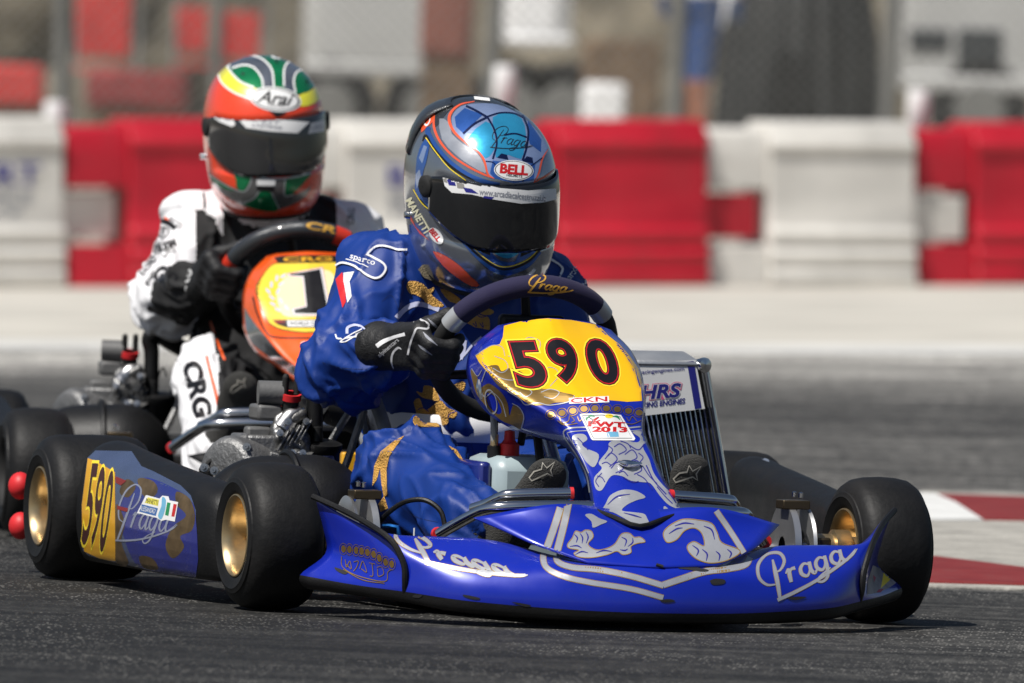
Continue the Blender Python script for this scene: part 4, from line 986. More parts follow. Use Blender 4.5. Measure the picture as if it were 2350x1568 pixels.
def driver(fr, pr, ids, mats, paint, label, fold=1.0):
    V, F, who, par = solid(pr, .0054, .026)
    N = vnormals(V, F); disp = np.zeros(len(V))
    q = V*6.; warp = np.stack([noise(q+11), noise(q+37), noise(q+71)], 1)-.5
    rid = lambda n_: 1-np.abs(2*n_-1)
    big = rid(noise(V*np.array((5, 7, 9.))+warp*2.2)); med = rid(noise(V @ np.array(((.8, .3, .5), (-.5, .8, .3), (-.3, -.5, .8)))*np.array((19, 8, 11.))+warp*3+50))
    tor = np.array([i not in 'AL' for i in ids])[who]
    disp += np.where(tor, .021*(big**4-.22)+.011*(med**5-.15), .008*(big**3-.3))
    for i, p in enumerate(pr):                 # sharp creases slanting round the limbs, strongest at the joints
        m = (who == i)
        if not m.any() or ids[i] not in 'AL': continue
        a, b = np.array(p[0]), np.array(p[1]); L = np.linalg.norm(b-a); ax = (b-a)/L
        e = np.cross(ax, (.2, .3, 1.)); e /= np.linalg.norm(e); g_ = np.cross(ax, e)
        d0 = V[m]-a; s_ = d0@ax; ce, se = d0@e, d0@g_; rr = np.maximum(1e-4, np.hypot(ce, se)); ce, se = ce/rr, se/rr; wv = warp[m]
        joint = .45+.55*np.abs(par[m]-.5)*2
        f1 = rid(noise(np.stack([s_*11+1.7*ce+wv[:, 0]*2.2+i*7, ce*1.1+wv[:, 1], se*1.1+3*i], 1)))
        f2 = rid(noise(np.stack([s_*19-1.9*se+wv[:, 1]*2.5+i*17, ce*1.6, se*1.6+9+wv[:, 2]], 1)))
        disp[m] += joint*(.0200*(f1**5-.15)+.0100*(f2**6-.12))
    for _ in range(1):
        s1 = np.zeros(len(V)); c1 = np.zeros(len(V))
        for a in range(4): np.add.at(s1, F[:, a], disp[F[:, (a+1) % 4]]); np.add.at(c1, F[:, a], 1)
        disp = .4*disp+.6*s1/np.maximum(c1, 1)
    V = V+N*(disp*fold)[:, None]
    o = obj('person', V, F, mats)
    fr.place(o)
    if paint is not None:
        cen = V[F].mean(1); idx = paint(cen, who[F[:, 0]], par[F[:, 0]]); o.data.polygons.foreach_set('material_index', idx.astype(np.int32)); o.data.update()
    tag(o, label, 'person', 'kart drivers'); return o

# ---- front driver in the blue suit
hp1 = A1(1104, 437, X=-.60)
SR, EL, WR = (-.705, -.170, .565), (-.590, -.262, .415), (-.430, -.235, .447)
SL, ELl, WRl = (-.72, .138, .555), (-.63, .190, .375), (-.43, .215, .40)
body1 = [((-.80, -.01, .20), (-.765, -.015, .34), .165, .150), ((-.765, -.015, .34), (-.735, -.010, .50), .150, .140), ((-.74, -.11, .475), (-.735, .10, .475), .115, .115),
         (SR, SL, .078, .078), (SR, EL, .080, .070), (EL, (-.458, -.240, .442), .066, .052), (SL, ELl, .068, .058), (ELl, (-.485, .19, .39), .056, .046),
         ((-.70, -.01, .55), (-.64, -.015, .64), .075, .062),
         ((-.76, -.075, .20), (-.30, -.222, .232), .092, .083), ((-.30, -.222, .232), (.03, -.198, .150), .082, .058),
         ((-.76, .06, .20), (-.30, .150, .205), .092, .076), ((-.30, .150, .205), (.04, .185, .130), .072, .054)]
drv1 = driver(K1, body1, 'TTTTAAAATLLLL', [M_bluefab], None, 'driver in a shiny blue suit and blue chrome helmet steering the leading kart')
v = []; f = []
for z, o_ in ((.287, 0), (.290, .004), (.332, .004), (.335, 0)):
    for k in range(60):
        a = 2*math.pi*k/60; v.append((-.765+(.158+o_)*math.cos(a)*1.02, -.015+(.160+o_)*math.sin(a), z+.02*math.cos(a)*-.3))
f = [(j*60+k, j*60+(k+1) % 60, (j+1)*60+(k+1) % 60, (j+1)*60+k) for j in range(3) for k in range(60)]
obj('belt', v, f, M_whitefab, drv1)
R1 = rot(9, 14, 5)
helm1, vis1 = helmet(drv1, hp1, R1, mat('gunmetal_paint', (.34, .37, .43), .19, .8, coat=1., var=.15, vscale=9), M_visor, True, 1.10, .90)
c1, ring1 = P1['ring']
def ring_angle(P, c, target):                  # where on the rim a hand holds
    best = min(range(0, 360, 2), key=lambda d: np.linalg.norm(P(d)-np.array(target))); return best
gR1 = glove(drv1, ring1, ring_angle(ring1, c1, (-.31, -.19, .465)), c1, (-.400, -.228, .455), -1, None)
gL1 = glove(drv1, ring1, ring_angle(ring1, c1, (-.39, .12, .37)), c1, (-.445, .195, .40), 1, None)
shR1 = shoe(drv1, (.085, -.175, .085), (.165, -.108, .250), (.045, -.195, .150), (-.85, .1, .45))
shL1 = shoe(drv1, (.095, .172, .10), (.150, .158, .262), (.045, .185, .145), (-.9, -.05, .4))

# ---- rear driver in the black and white suit
B2 = K2.at
hp2 = B2(607, 305, X=-.60)
s2r, e2r, w2r = (-.72, -.190, .612), (-.62, -.258, .465), (-.43, -.215, .500)
s2l, e2l, w2l = (-.73, .118, .612), (-.62, .20, .45), (-.43, .15, .50)
body2 = [((-.80, -.03, .22), (-.775, -.03, .38), .165, .150), ((-.775, -.03, .38), (-.745, -.03, .54), .150, .140), ((-.75, -.14, .525), (-.745, .09, .53), .115, .115),
         (s2r, s2l, .074, .070), (s2r, e2r, .074, .066), (e2r, w2r, .060, .046), (s2l, e2l, .068, .058), (e2l, w2l, .056, .045),
         ((-.70, -.04, .60), (-.65, -.05, .68), .080, .066),
         ((-.76, -.10, .22), (-.28, -.190, .325), .095, .070), ((-.28, -.190, .325), (.04, -.205, .165), .064, .052),
         ((-.76, .08, .22), (-.28, .200, .320), .105, .080), ((-.28, .200, .320), (.04, .17, .165), .074, .055)]
def paint2(c, who, par):
    m = np.zeros(len(c), int)                  # 0 black, 1 white, 2 grey-violet
    arm = (who == 4) | (who == 6); out = np.abs(c[:, 1]+.03)
    m[arm & (c[:, 0] > -.80)] = 1
    m[(who == 3) & (out > .118)] = 1
    m[(who == 5) & (par < .40) | (who == 7) & (par < .4)] = 1
    m[(who == 4) & (out < .175)] = 0
    m[(who == 10) & (c[:, 1] < -.178-.02*par)] = 1
    m[(who == 9) & (par > .95) & (c[:, 1] < -.19)] = 1
    m[(who == 8) & (par > .75)] = 1
    return m
drv2 = driver(K2, body2, 'TTTTAAAATLLLL', [M_blackfab, M_whitefab], paint2, 'driver in a black and white suit and orange helmet steering the following kart', .85)
R2 = rot(4, 8, 5)
helm2, vis2 = helmet(drv2, hp2, R2, mat('fluo_orange_paint', (.88, .065, .018), .28, 0, coat=1., var=.04), M_visor2, False, 1.06, .92)
c2, ring2 = P2['ring']
gR2 = glove(drv2, ring2, ring_angle(ring2, c2, B2(545, 620, X=-.30)), c2, w2r, -1, None)
gL2 = glove(drv2, ring2, ring_angle(ring2, c2, B2(845, 640, X=-.30)), c2, w2l, 1, None)
shR2 = shoe(drv2, B2(545, 985, X=.08), B2(552, 890, X=.16), (.05, -.19, .19), (-.9, .1, .4))
shL2 = shoe(drv2, (.08, .17, .16), (.16, .12, .31), (.05, .18, .17), (-.9, -.1, .4))

# ================================================================== PRINT, EMBROIDERY AND PAINT SCHEMES
Z1 = zt(1100, 250, 2.4125); Z2 = zt(500, 100, 2.6133); Z3 = zt(850, 700, 1.742); Z4 = zt(0, 1000, 1.845); Z5 = zt(900, 1350, 2.1364)
Z6 = zt(1800, 1000, 1.742); Z7 = zt(350, 550, 1.7422); Z8 = zt(1300, 800, 2.24); ZA = zt(600, 1050, 2.614); ZC = zt(1100, 850, 3.92); ZD = zt(650, 620, 3.136)
def skew(T, cy, k): return lambda pts: T([(x+k*(y-cy), y) for x, y in pts])
# ---- blue kart: number panel
N1 = P1['nassau']; aN = Art(K1, 1320, 950, X=.06)
D = lambda nm, sh, m, h=.0010, t=N1, a=aN, **k: decal(nm, t, a, sh, m, None, h, **k)
D('yellow_panel', [poly([(412, 355), (560, 317), (700, 307), (860, 317), (1040, 348), (1105, 420), (1180, 480), (1250, 560), (1305, 640), (1336, 760), (1341, 855), (1230, 862), (1090, 850), (850, 845), (700, 872), (560, 862), (470, 800), (400, 745), (320, 680), (250, 600), (225, 555), (330, 490), (385, 480), (405, 430)], T=Z8)], M_yellow, .0008)
D('gold_lion', [poly([(300, 640), (370, 620), (400, 660), (450, 640), (520, 660), (600, 720), (640, 770), (720, 780), (800, 800), (880, 822), (850, 862), (760, 868), (690, 884), (590, 880), (530, 835), (440, 790), (370, 745)], sm=4, T=Z8),
    poly([(192, 650), (235, 690), (262, 760), (320, 740), (400, 800), (440, 870), (452, 950), (478, 880), (520, 900), (548, 960), (530, 1040), (470, 1015), (400, 985), (330, 925), (270, 860), (225, 790)], [[(300, 800), (360, 830), (400, 920), (370, 940), (310, 880)]], sm=4, T=Z8)], M_goldfoil, .0011)
D('silver_outline', [stroke(p, w_, T=Z8) for p, w_ in (([(225, 555), (330, 490), (400, 500), (420, 560)], 5), ([(350, 560), (420, 590), (440, 640), (400, 670), (340, 640)], 5), ([(440, 560), (560, 590), (620, 660), (560, 700)], 5), ([(520, 470), (580, 435), (650, 460), (640, 520), (580, 500)], 5), ([(300, 640), (380, 700), (470, 720), (560, 690), (640, 730), (700, 640), (760, 650), (770, 700), (720, 760)], 5), ([(440, 790), (520, 840), (560, 880), (640, 870), (720, 885), (850, 860), (880, 822)], 6), ([(500, 620), (620, 600), (690, 620)], 5), ([(660, 800), (720, 780), (780, 800), (740, 840), (680, 830)], 5), ([(560, 770), (600, 800), (560, 830), (520, 800)], 5),
    ([(300, 640), (262, 760), (290, 830), (340, 800), (400, 860), (430, 960)], 6), ([(470, 870), (520, 900), (548, 960), (530, 1040)], 6), ([(200, 640), (240, 690), (270, 650)], 5))]+[ellipse(330, 860, 40, 85, -12, T=Z8, hole=.86)], M_silver, .0014)
def digit(ch, cx, cy, wd, ht, T, offs, ms, nm, t, a, h0, par=None):
    for i, (of, m) in enumerate(zip(offs, ms)): decal(nm, t, a, [text(ch, cx, cy, wd, ht, -2, of, 0, offs[-1], T)], m, par, h0+.0004*i)
for ch, cx, cy, wd, ht in (('5', 572, 616, 200, 296), ('9', 808, 592, 178, 284), ('0', 1063, 597, 184, 290)):
    digit(ch, cx, cy, wd, ht, skew(Z8, cy, .27), (.085, .062, .045, .028), (M_yline, M_inkb, M_red, M_inkb), 'race_number', N1, aN, .0018)
D('sticker', [poly([(843, 838), (1106, 826), (1109, 867), (846, 877)], T=Z8)], M_white, .0020); D('sticker_lettering', [text('CKN', 976, 851, 236, 30, -2.5, .02, T=Z8)], M_red, .0025)
cr = [(725, 946), (798, 936), (870, 922), (943, 909), (1015, 905), (1090, 906), (1162, 912), (1235, 922), (1305, 934)]
D('crown', [ellipse(x, y, 24, 20, -5, T=Z8) for x, y in cr]+[ellipse(x, y, 36, 32, -5, T=Z8, hole=.90) for x, y in cr]+[stroke(p, 5, T=Z8) for p in ([(780, 960), (800, 1000), (840, 990), (850, 955), (880, 985), (860, 1000)], [(900, 960), (915, 990), (940, 965)], [(1220, 965), (1240, 990), (1260, 960), (1290, 990)], [(770, 985), (820, 1015), (900, 1005)], [(1190, 1000), (1260, 1010), (1320, 985)])], M_goldfoil, .0011)
lionp = [poly([(870, 1085), (940, 1075), (965, 1110), (930, 1140), (960, 1170), (1040, 1210), (1010, 1290), (960, 1260), (920, 1200), (880, 1150)], sm=4, T=Z8),
    poly([(1260, 1062), (1325, 1060), (1355, 1120), (1330, 1160), (1370, 1240), (1400, 1330), (1460, 1410), (1530, 1480), (1568, 1560), (1500, 1540), (1440, 1480), (1380, 1400), (1330, 1390), (1250, 1380), (1190, 1350), (1120, 1350), (1060, 1440), (1020, 1430), (1010, 1360), (1060, 1300), (1040, 1260), (1100, 1180), (1110, 1130), (1180, 1110), (1290, 1130), (1310, 1100)], sm=4, T=Z8),
    poly([(1890, 280), (1920, 230), (1990, 198), (2060, 200), (2110, 220), (2135, 245), (2080, 262), (2020, 290), (1990, 325), (2060, 335), (2125, 345), (2145, 372), (2150, 405), (2060, 400), (1985, 362), (1930, 335), (1870, 325)], sm=4, T=Z5),
    poly([(1375, 160), (1430, 165), (1510, 240), (1600, 330), (1680, 400), (1700, 470), (1640, 480), (1560, 390), (1480, 330), (1400, 260)] if False else [(2250, 300), (2290, 330), (2320, 380), (2300, 430), (2255, 400)], sm=3, T=Z5)]
D('silver_lion', lionp, M_silver, .0012)
D('lion_lines', [stroke(p, w_, T=Z8) for p, w_ in (([(1080, 1240), (1120, 1200), (1160, 1240), (1110, 1290)], 7), ([(1120, 1300), (1160, 1260), (1200, 1300), (1150, 1330)], 7), ([(1140, 1160), (1180, 1140), (1220, 1180), (1170, 1210)], 7), ([(1210, 1210), (1260, 1180), (1290, 1230), (1230, 1260)], 7), ([(1230, 1280), (1290, 1250), (1320, 1310), (1270, 1340)], 7), ([(1200, 1360), (1260, 1390), (1300, 1385)], 6), ([(1060, 1330), (1020, 1380), (1040, 1420)], 6), ([(1350, 1280), (1400, 1380), (1480, 1470)], 8), ([(1340, 1140), (1300, 1180), (1240, 1150)], 7), ([(900, 1100), (930, 1130), (970, 1180)], 6), ([(1100, 1150), (1130, 1180), (1100, 1220)], 6), ([(1180, 1120), (1230, 1140), (1250, 1170)], 6), ([(1300, 1200), (1330, 1230), (1300, 1270)], 6), ([(1330, 1290), (1370, 1350), (1420, 1400)], 6), ([(1420, 1420), (1470, 1480), (1520, 1530)], 6), ([(1290, 1340), (1340, 1370), (1390, 1440)], 6), ([(1060, 1270), (1090, 1260), (1120, 1280)], 6), ([(1030, 1350), (1060, 1360), (1080, 1390)], 6), ([(1170, 1330), (1200, 1320), (1230, 1350)], 6))]+[stroke(p, [3, 9, 3], T=Z5) for p in ([(1900, 290), (1960, 240), (2040, 225)], [(2000, 340), (2060, 355), (2110, 370)])], M_navy, .0016)
D('shield_line', [stroke(p, w_, T=Z8) for p, w_ in (([(1330, 1025), (1150, 1040), (980, 1030), (835, 1040), (815, 1090), (900, 1220), (960, 1340), (985, 1480)], 9), ([(1325, 1048), (1150, 1060), (990, 1052), (850, 1062), (845, 1090), (920, 1210), (975, 1330)], 5))], M_silver, .0012)
st = [(915, 948), (925, 942), (1060, 938), (1185, 950), (1280, 1105), (1272, 1118), (1000, 1116), (990, 1108)]
D('sticker', [poly(st, T=Z8)], M_white, .0020)
D('sticker_print', [stroke([(933, 955), (1060, 951), (1178, 962), (1258, 1104), (1005, 1103), (933, 955)], 4, 0, T=Z8), stroke([(975, 965), (1000, 985), (985, 1010)], 6, T=Z8)], M_inkb, .0024)
D('sticker_lettering', [text('FWT', 1092, 1012, 232, 32, 2, .05, T=Z8), text('2013', 1112, 1046, 218, 32, 1, .05, T=Z8), stroke([(1000, 985), (1040, 965), (1000, 1000), (1050, 985)], 7, T=Z8)], M_red, .0024)
D('sticker_sun', [ellipse(1108, 958, 28, 14, T=Z8)], M_yline, .0024)
D('sticker_palm', [stroke(p, [3, 14, 3], T=Z8) for p in ([(965, 975), (985, 955), (1015, 962)], [(1130, 960), (1160, 962), (1180, 985)], [(975, 960), (960, 975), (965, 990)])], M_greenp, .0024)
D('sticker_logo', [poly([(1090, 1062), (1165, 1060), (1172, 1094), (1098, 1096)], T=Z8)], M_cyanp, .0024)
MB().tube([A1(1099, 872, X=-.02), A1(1101, 890, X=-.015), A1(1104, 918, X=-.01)], [.003, .0065, .0025], 8, 3).build('panel_clip', M_chrome, N1)
MB().tube([A1(1420, 1060, X=.225), A1(1440, 1065, X=.235), A1(1472, 1064, X=.22)], [.003, .007, .002], 8, 3).build('panel_clip', M_chrome, N1)
ed = nassau_grid(NAS_PX, K1)[-1]; MB().tube([np.array(p)+np.array((.004, 0, .0)) for p in ed], .0048, 8, 3).build('panel_edge', M_black, N1)
# ---- blue kart: hood and fairing
aB = Art(K1, 1400, 1290, X=.44); HD, BP = P1['hood'], P1['bumper']
G_ = mat('gold_edge', (.42, .26, .08), .4, .5)
def edged(nm, t, sh_fn, m=M_silver, grow=8, h=.0010):
    decal(nm+'_edge', t, aB, sh_fn(grow), G_, None, h); decal(nm, t, aB, sh_fn(0), m, None, h+.0004)
edged('shield_band', HD, lambda g: [stroke([(1605, 312), (1565, 440), (1510, 600)], 40+g, T=Z5), stroke([(1655, 285), (1625, 430), (1580, 610)], 40+g, T=Z5), stroke([(545, 880), (620, 990), (700, 1120)], 26+g*.8, T=Z6)])
paw = [(1650, 545), (1680, 505), (1700, 462), (1735, 470), (1762, 455), (1800, 462), (1812, 500), (1780, 545), (1830, 580), (1900, 570), (1950, 540), (1990, 480), (2040, 475), (2070, 500), (2110, 500), (2140, 530), (2090, 540), (2050, 560), (2050, 598), (2000, 612), (1960, 590), (1900, 612), (1800, 630), (1720, 625), (1690, 602), (1720, 582), (1660, 570)]
paw2 = [(270, 1000), (300, 960), (370, 925), (450, 928), (520, 945), (548, 990), (572, 1045), (655, 1078), (662, 1102), (610, 1132), (560, 1147), (500, 1150), (440, 1130), (400, 1092), (395, 1060), (430, 1040), (480, 1062), (470, 1000), (430, 970), (380, 985), (340, 1030), (290, 1045)]
decal('lion_paw', HD, aB, [poly(paw, sm=4, T=Z5), poly([(1760, 360), (1800, 352), (1850, 380), (1900, 400), (1860, 420), (1810, 440), (1800, 400)], sm=3, T=Z5), poly(paw2, sm=4, T=Z6)], M_silver, None, .0012)
decal('lion_paw_line', HD, aB, [stroke(p, [3, 9, 3], T=Z5) for p in ([(1690, 480), (1712, 505), (1705, 535)], [(1728, 475), (1745, 505), (1742, 540)], [(1765, 465), (1780, 500), (1768, 540)], [(1665, 560), (1710, 555), (1740, 570)], [(1700, 610), (1740, 592), (1780, 600)], [(1830, 600), (1880, 585), (1930, 592)], [(1990, 500), (2020, 520), (2010, 560)], [(2060, 505), (2060, 535), (2030, 560)], [(1980, 580), (2010, 585), (2030, 575)])]+
    [stroke(p, [3, 8, 3], T=Z6) for p in ([(420, 1060), (450, 1085), (440, 1115)], [(470, 1080), (495, 1105), (490, 1140)], [(540, 1090), (560, 1110), (555, 1140)], [(600, 1080), (620, 1100), (610, 1125)], [(330, 960), (380, 945), (430, 950)], [(300, 1000), (340, 975), (370, 970)], [(480, 960), (520, 980), (535, 1030)])], M_navy, None, .0018)
decal('lion_paw_edge', HD, aB, [stroke(paw, 5, 4, Z5, True), stroke(paw2, 5, 4, Z6, True)], G_, None, .0017)
edged('shield_band', BP, lambda g: [stroke([(1508, 560), (1498, 640), (1530, 700), (1640, 750), (1800, 785), (2050, 825), (2252, 880)], [34+g]*2+[30+g]*5, T=Z5), stroke([(1580, 600), (1590, 655), (1680, 690), (1850, 705), (2050, 745), (2255, 805)], 32+g, T=Z5), stroke([(268, 1262), (350, 1235), (480, 1195), (600, 1180), (690, 1160), (720, 1120)], 30+g*.8, T=Z6)])
edged('script_logo', BP, lambda g: script_logo(1015, 650, 790, 12.5, -.6, .36, .9+g*.03, Z5))
edged('script_logo', BP, lambda g: script_logo(1030, 1170, 530, -21, -.1, .82, .95+g*.03, Z6), h=.0010)
cc_ = [(232, 572), (272, 575), (315, 580), (350, 586), (388, 594), (428, 606), (465, 630), (505, 655), (545, 668)]
decal('crown', BP, aB, [ellipse(x, y, 15, 24, T=Z5) for x, y in cc_]+[ellipse(x, y, 25, 38, T=Z5, hole=.90) for x, y in cc_]+[stroke(p, 5, T=Z5) for p in ([(222, 620), (230, 690), (330, 745), (500, 778), (520, 720), (545, 700)], [(245, 640), (255, 690), (275, 650), (285, 700), (250, 670)], [(300, 655), (330, 650), (320, 690), (300, 715)], [(340, 700), (360, 650), (385, 720), (350, 700)], [(400, 660), (440, 668)], [(420, 665), (425, 740), (405, 745)], [(450, 690), (480, 685), (495, 730), (460, 745), (455, 700)], [(235, 705), (360, 770), (500, 790)])], M_goldfoil, None, .0010)
decal('end_sticker', BP, Art(K1, 2030, 1300, X=.25), [poly([(1480, 985), (1455, 1020), (1400, 1080), (1345, 1160), (1318, 1240), (1315, 1310), (1380, 1300), (1440, 1270), (1490, 1235), (1475, 1180), (1470, 1080)], T=Z6)], mat('scuffed_grey_film', (.24, .22, .23), .5, var=.5, vscale=40), None, .0010)
decal('end_sticker_patch', BP, Art(K1, 2030, 1300, X=.25), [poly([(1420, 1110), (1465, 1085), (1462, 1150), (1430, 1240), (1385, 1280), (1400, 1200)], T=Z6)], M_yline, None, .0014)
decal('end_sticker_mark', BP, Art(K1, 2030, 1300, X=.25), [poly([(1375, 1285), (1400, 1282), (1385, 1300), (1362, 1300)], T=Z6), poly([(1465, 1205), (1478, 1215), (1465, 1228), (1455, 1220)], T=Z6), poly([(1345, 1210), (1360, 1225), (1350, 1250)], T=Z6)], mat('crimson_print', (.35, .01, .06), .5), None, .0016)
M_scuff = mat('black_scuff', (.010, .010, .012), .8)
for q_ in ([(510, 1238), (540, 1230), (585, 1236), (580, 1256), (530, 1262), (512, 1252)], [(345, 1178), (400, 1168), (500, 1186), (480, 1196), (400, 1186)], [(905, 1330), (960, 1322), (1010, 1326), (950, 1340)], [(250, 1340), (300, 1334), (330, 1345), (280, 1352)]): decal('scuff', BP, aB, [poly(q_, sm=3, T=Z6)], M_scuff, None, .0020)
for q_ in ([(690, 860), (740, 862), (720, 880), (680, 876)], [(1000, 860), (1100, 880), (1080, 892), (1010, 876)], [(1300, 905), (1420, 925), (1390, 936)], [(180, 690), (260, 720), (240, 735), (190, 712)]): decal('scuff', BP, aB, [poly(q_, sm=3, T=Z5)], M_scuff, None, .0020)
# ---- blue kart: side pod
PD = P1['podR']; aP = Art(K1, 320, 1180, Y=-.66)
D = lambda nm, sh, m, h=.0010, **k: decal(nm, PD, aP, sh, m, None, h, dens=7, **k)
film = [(472, 640), (515, 600), (715, 606), (770, 690), (830, 716), (980, 795), (1035, 850), (1062, 930), (1064, 1290), (900, 1272), (640, 1218), (480, 1182), (444, 1150), (440, 900)]
D('graphic_film', [poly(film, T=Z4)], M_bluegrey, .0008)
D('blue_film', [poly([(640, 900), (760, 770), (830, 760), (980, 830), (1035, 880), (1060, 950), (1062, 1288), (900, 1270), (760, 1240), (700, 1150), (660, 1020)], sm=3, T=Z4)], mat('deep_blue_film', (.016, .022, .20), .3, coat=.6, var=.2, dirt=.2), .0011)
bp_ = [[(750, 760), (830, 770), (860, 820), (830, 860), (780, 850)], [(960, 830), (1030, 870), (1058, 960), (1040, 1040), (980, 1070), (1000, 1130), (940, 1190), (900, 1120), (940, 1020), (1010, 960), (960, 900)], [(630, 900), (680, 1000), (660, 1100), (700, 1220), (630, 1210)], [(760, 1180), (830, 1190), (860, 1250), (780, 1240)], [(690, 760), (740, 800), (700, 860), (650, 830)]]
D('brown_lion', [poly(p, sm=4, T=Z4) for p in bp_], mat('bronze_foil', (.15, .10, .05), .45, .5, var=.4, vscale=30), .0013)
D('amber_panel', [poly([(474, 642), (520, 660), (626, 722), (628, 1208), (600, 1206), (540, 1195), (455, 1157), (444, 1100), (442, 900)], T=Z4)], M_amber, .0016)
M_brownp = mat('dark_brown_print', (.05, .014, .012), .4)
for ch, cx in (('5', 486), ('9', 532), ('0', 582)):
    yc = {'5': 896, '9': 915, '0': 935}[ch]
    for i, (of, m) in enumerate(((.045, M_yline), (.018, M_brownp))): D('race_number', [text(ch, cx, yc, 44, 450, 4, of, 0, .018, skew(Z4, 915, -.06))], m, .0020+.0004*i)
D('red_print', [poly(p, T=Z4) for p in ([(640, 905), (700, 920), (695, 940), (640, 925)], [(630, 745), (690, 770), (660, 795), (632, 780)])], mat('faded_red_print', (.22, .02, .02), .45), .0030)
D('script_logo', script_logo(800, 985, 330, 7, .15, 1.75, .95, Z4), mat('grey_blue_print', (.24, .26, .34), .4), .0020)
D('name_sticker', [poly([(797, 848), (870, 868), (885, 852), (918, 856), (925, 878), (970, 887), (952, 992), (905, 982), (880, 988), (855, 972), (748, 945)], T=Z4)], M_white, .0026)
D('name_sticker_band', [poly([(808, 860), (868, 874), (862, 908), (790, 890)], T=Z4)], mat('lemon_print', (.75, .68, .10), .4), .0030)
D('name_sticker_band', [poly([(775, 898), (862, 920), (850, 962), (760, 938)], T=Z4)], mat('blue_print', (.05, .14, .38), .4), .0030)
D('name_sticker_lion', [poly([(885, 860), (905, 875), (900, 930), (880, 980), (862, 960), (880, 910)], sm=3, T=Z4)], M_cyanp, .0030)
D('flag_green', [poly([(912, 888), (930, 892), (918, 962), (900, 956)], T=Z4)], M_greenp, .0030); D('flag_red', [poly([(946, 896), (964, 900), (950, 966), (934, 964)], T=Z4)], M_red, .0030)
D('name_lettering', [text('MANETTI', 830, 884, 66, 24, 13, .0, T=Z4)], M_inkb, .0034); D('name_lettering', [text('ALESSANDRO', 808, 928, 82, 26, 13, .0, T=Z4)], M_white, .0034)
# left pod: film on the top edge
decal('top_film', P1['podL'], Art(K1, 1830, 1065, Y=.60), [poly([(1723, 1046), (1795, 1036), (1840, 1046), (1938, 1088), (1880, 1086), (1790, 1070)])], mat('pale_grey_film', (.20, .22, .28), .35, coat=.4, var=.15), None, .0010)
decal('scrutineering_sticker', P1['podL'], Art(K1, 1775, 1045, Y=.60), [poly([(1750, 1042), (1792, 1040), (1806, 1047), (1762, 1050)])], mat('lilac_print', (.35, .36, .62), .4), None, .0016)
# ---- radiator flap
SG = P1['sign']; aS = Art(K1, 1530, 890, X=-.41); D = lambda nm, sh, m, h=.0010: decal(nm, SG, aS, sh, m, None, h)
D('stripe', [poly([(388, 100), (424, 96), (466, 352), (432, 360)], T=Z6)], M_navy)
M_pink = mat('pink_print', (.75, .12, .28), .4)
for i, (of, m) in enumerate(((.10, M_pink), (.065, M_white), (.035, M_navy))): D('flap_lettering', [text('HRS', 255, 268, 215, 74, -4, of, .25, .035, T=Z6)], m, .0010+.0004*i)
D('flap_lettering', [text('www.hrsracingengines.com', 205, 168, 345, 24, -5, .012, T=Z6), text('RACING ENGINES', 250, 330, 264, 26, -6, .03, .2, T=Z6)], M_navy, .0012)
decal('engine_sticker', P1['ign'], Art(K1, 737, 1052, X=-.70), [poly([(820, 768), (1000, 768), (1010, 802), (815, 802)], T=ZA)], mat('lilac_print', (.35, .36, .62), .4), None, .0008)
decal('engine_lettering', P1['ign'], Art(K1, 737, 1052, X=-.70), [text('HRS', 912, 785, 160, 26, 0, .04, .2, T=ZA)], M_navy, None, .0013)
# ---- steering wheel
decal('script_logo', P1['wheel_top'], Art(K1, 1265, 650, X=-.24), script_logo(722, 104, 300, 7, .2, .75, 1.1, Z8), mat('gold_thread', (.62, .34, .05), .5, .2), None, .0012)
# ---- blue suit
aD = Art(K1, 1000, 800, X=-.66); D = lambda nm, sh, m, h=.0022, **k: decal(nm, drv1, aD, sh, m, None, h, dens=6, **k)
D('gold_lion_embroidery', [poly(p, sm=4, T=ZC) for p in ([(390, -10), (470, -30), (560, -10), (640, 10), (700, -10), (690, 40), (650, 90), (760, 215), (660, 190), (600, 170), (560, 90), (480, 70), (420, 60)], [(1055, 375), (1110, 320), (1160, 280), (1240, 310), (1330, 340), (1345, 472), (1270, 465), (1180, 450), (1110, 415)], [(1190, 240), (1300, 230), (1390, 270), (1340, 310), (1240, 295)],
    [(460, 1500), (500, 1440), (470, 1310), (540, 1275), (600, 1400), (720, 1330), (790, 1300), (860, 1380), (970, 1430), (930, 1500), (870, 1490), (850, 1568), (700, 1590), (500, 1575)], [(500, 1190), (570, 1205), (590, 1125), (700, 1150), (770, 1290), (660, 1285), (560, 1255)], [(935, 1110), (1060, 1080), (1035, 1185)], [(985, 640), (1030, 640), (1020, 700), (960, 760), (925, 740)])]+
    [poly(p, sm=3, T=Z3) for p in ([(620, 225), (690, 240), (740, 300), (800, 350), (740, 355), (680, 310), (610, 270)], [(780, 265), (850, 290), (900, 340), (830, 330)])], M_gilt)
D('embroidery_line', [stroke(p, 9, T=ZC) for p in ([(1150, 400), (1190, 440), (1180, 380)], [(1230, 400), (1270, 450), (1260, 390)], [(1180, 290), (1240, 330), (1310, 320)], [(520, 1400), (580, 1380), (640, 1420)], [(860, 1490), (880, 1450), (960, 1420)])], M_navy, .0030)
D('leg_embroidery', [poly([(440, 1260), (448, 1160), (480, 1090), (540, 1040), (600, 1008), (560, 1060), (525, 1110), (512, 1180), (516, 1300), (498, 1318), (484, 1240), (478, 1170), (462, 1230)], T=Z3), poly([(470, 1350), (500, 1310), (520, 1370), (480, 1390)], T=Z3), poly([(820, 1060), (860, 1080), (900, 1140), (870, 1120)], T=Z3)], M_gilt)
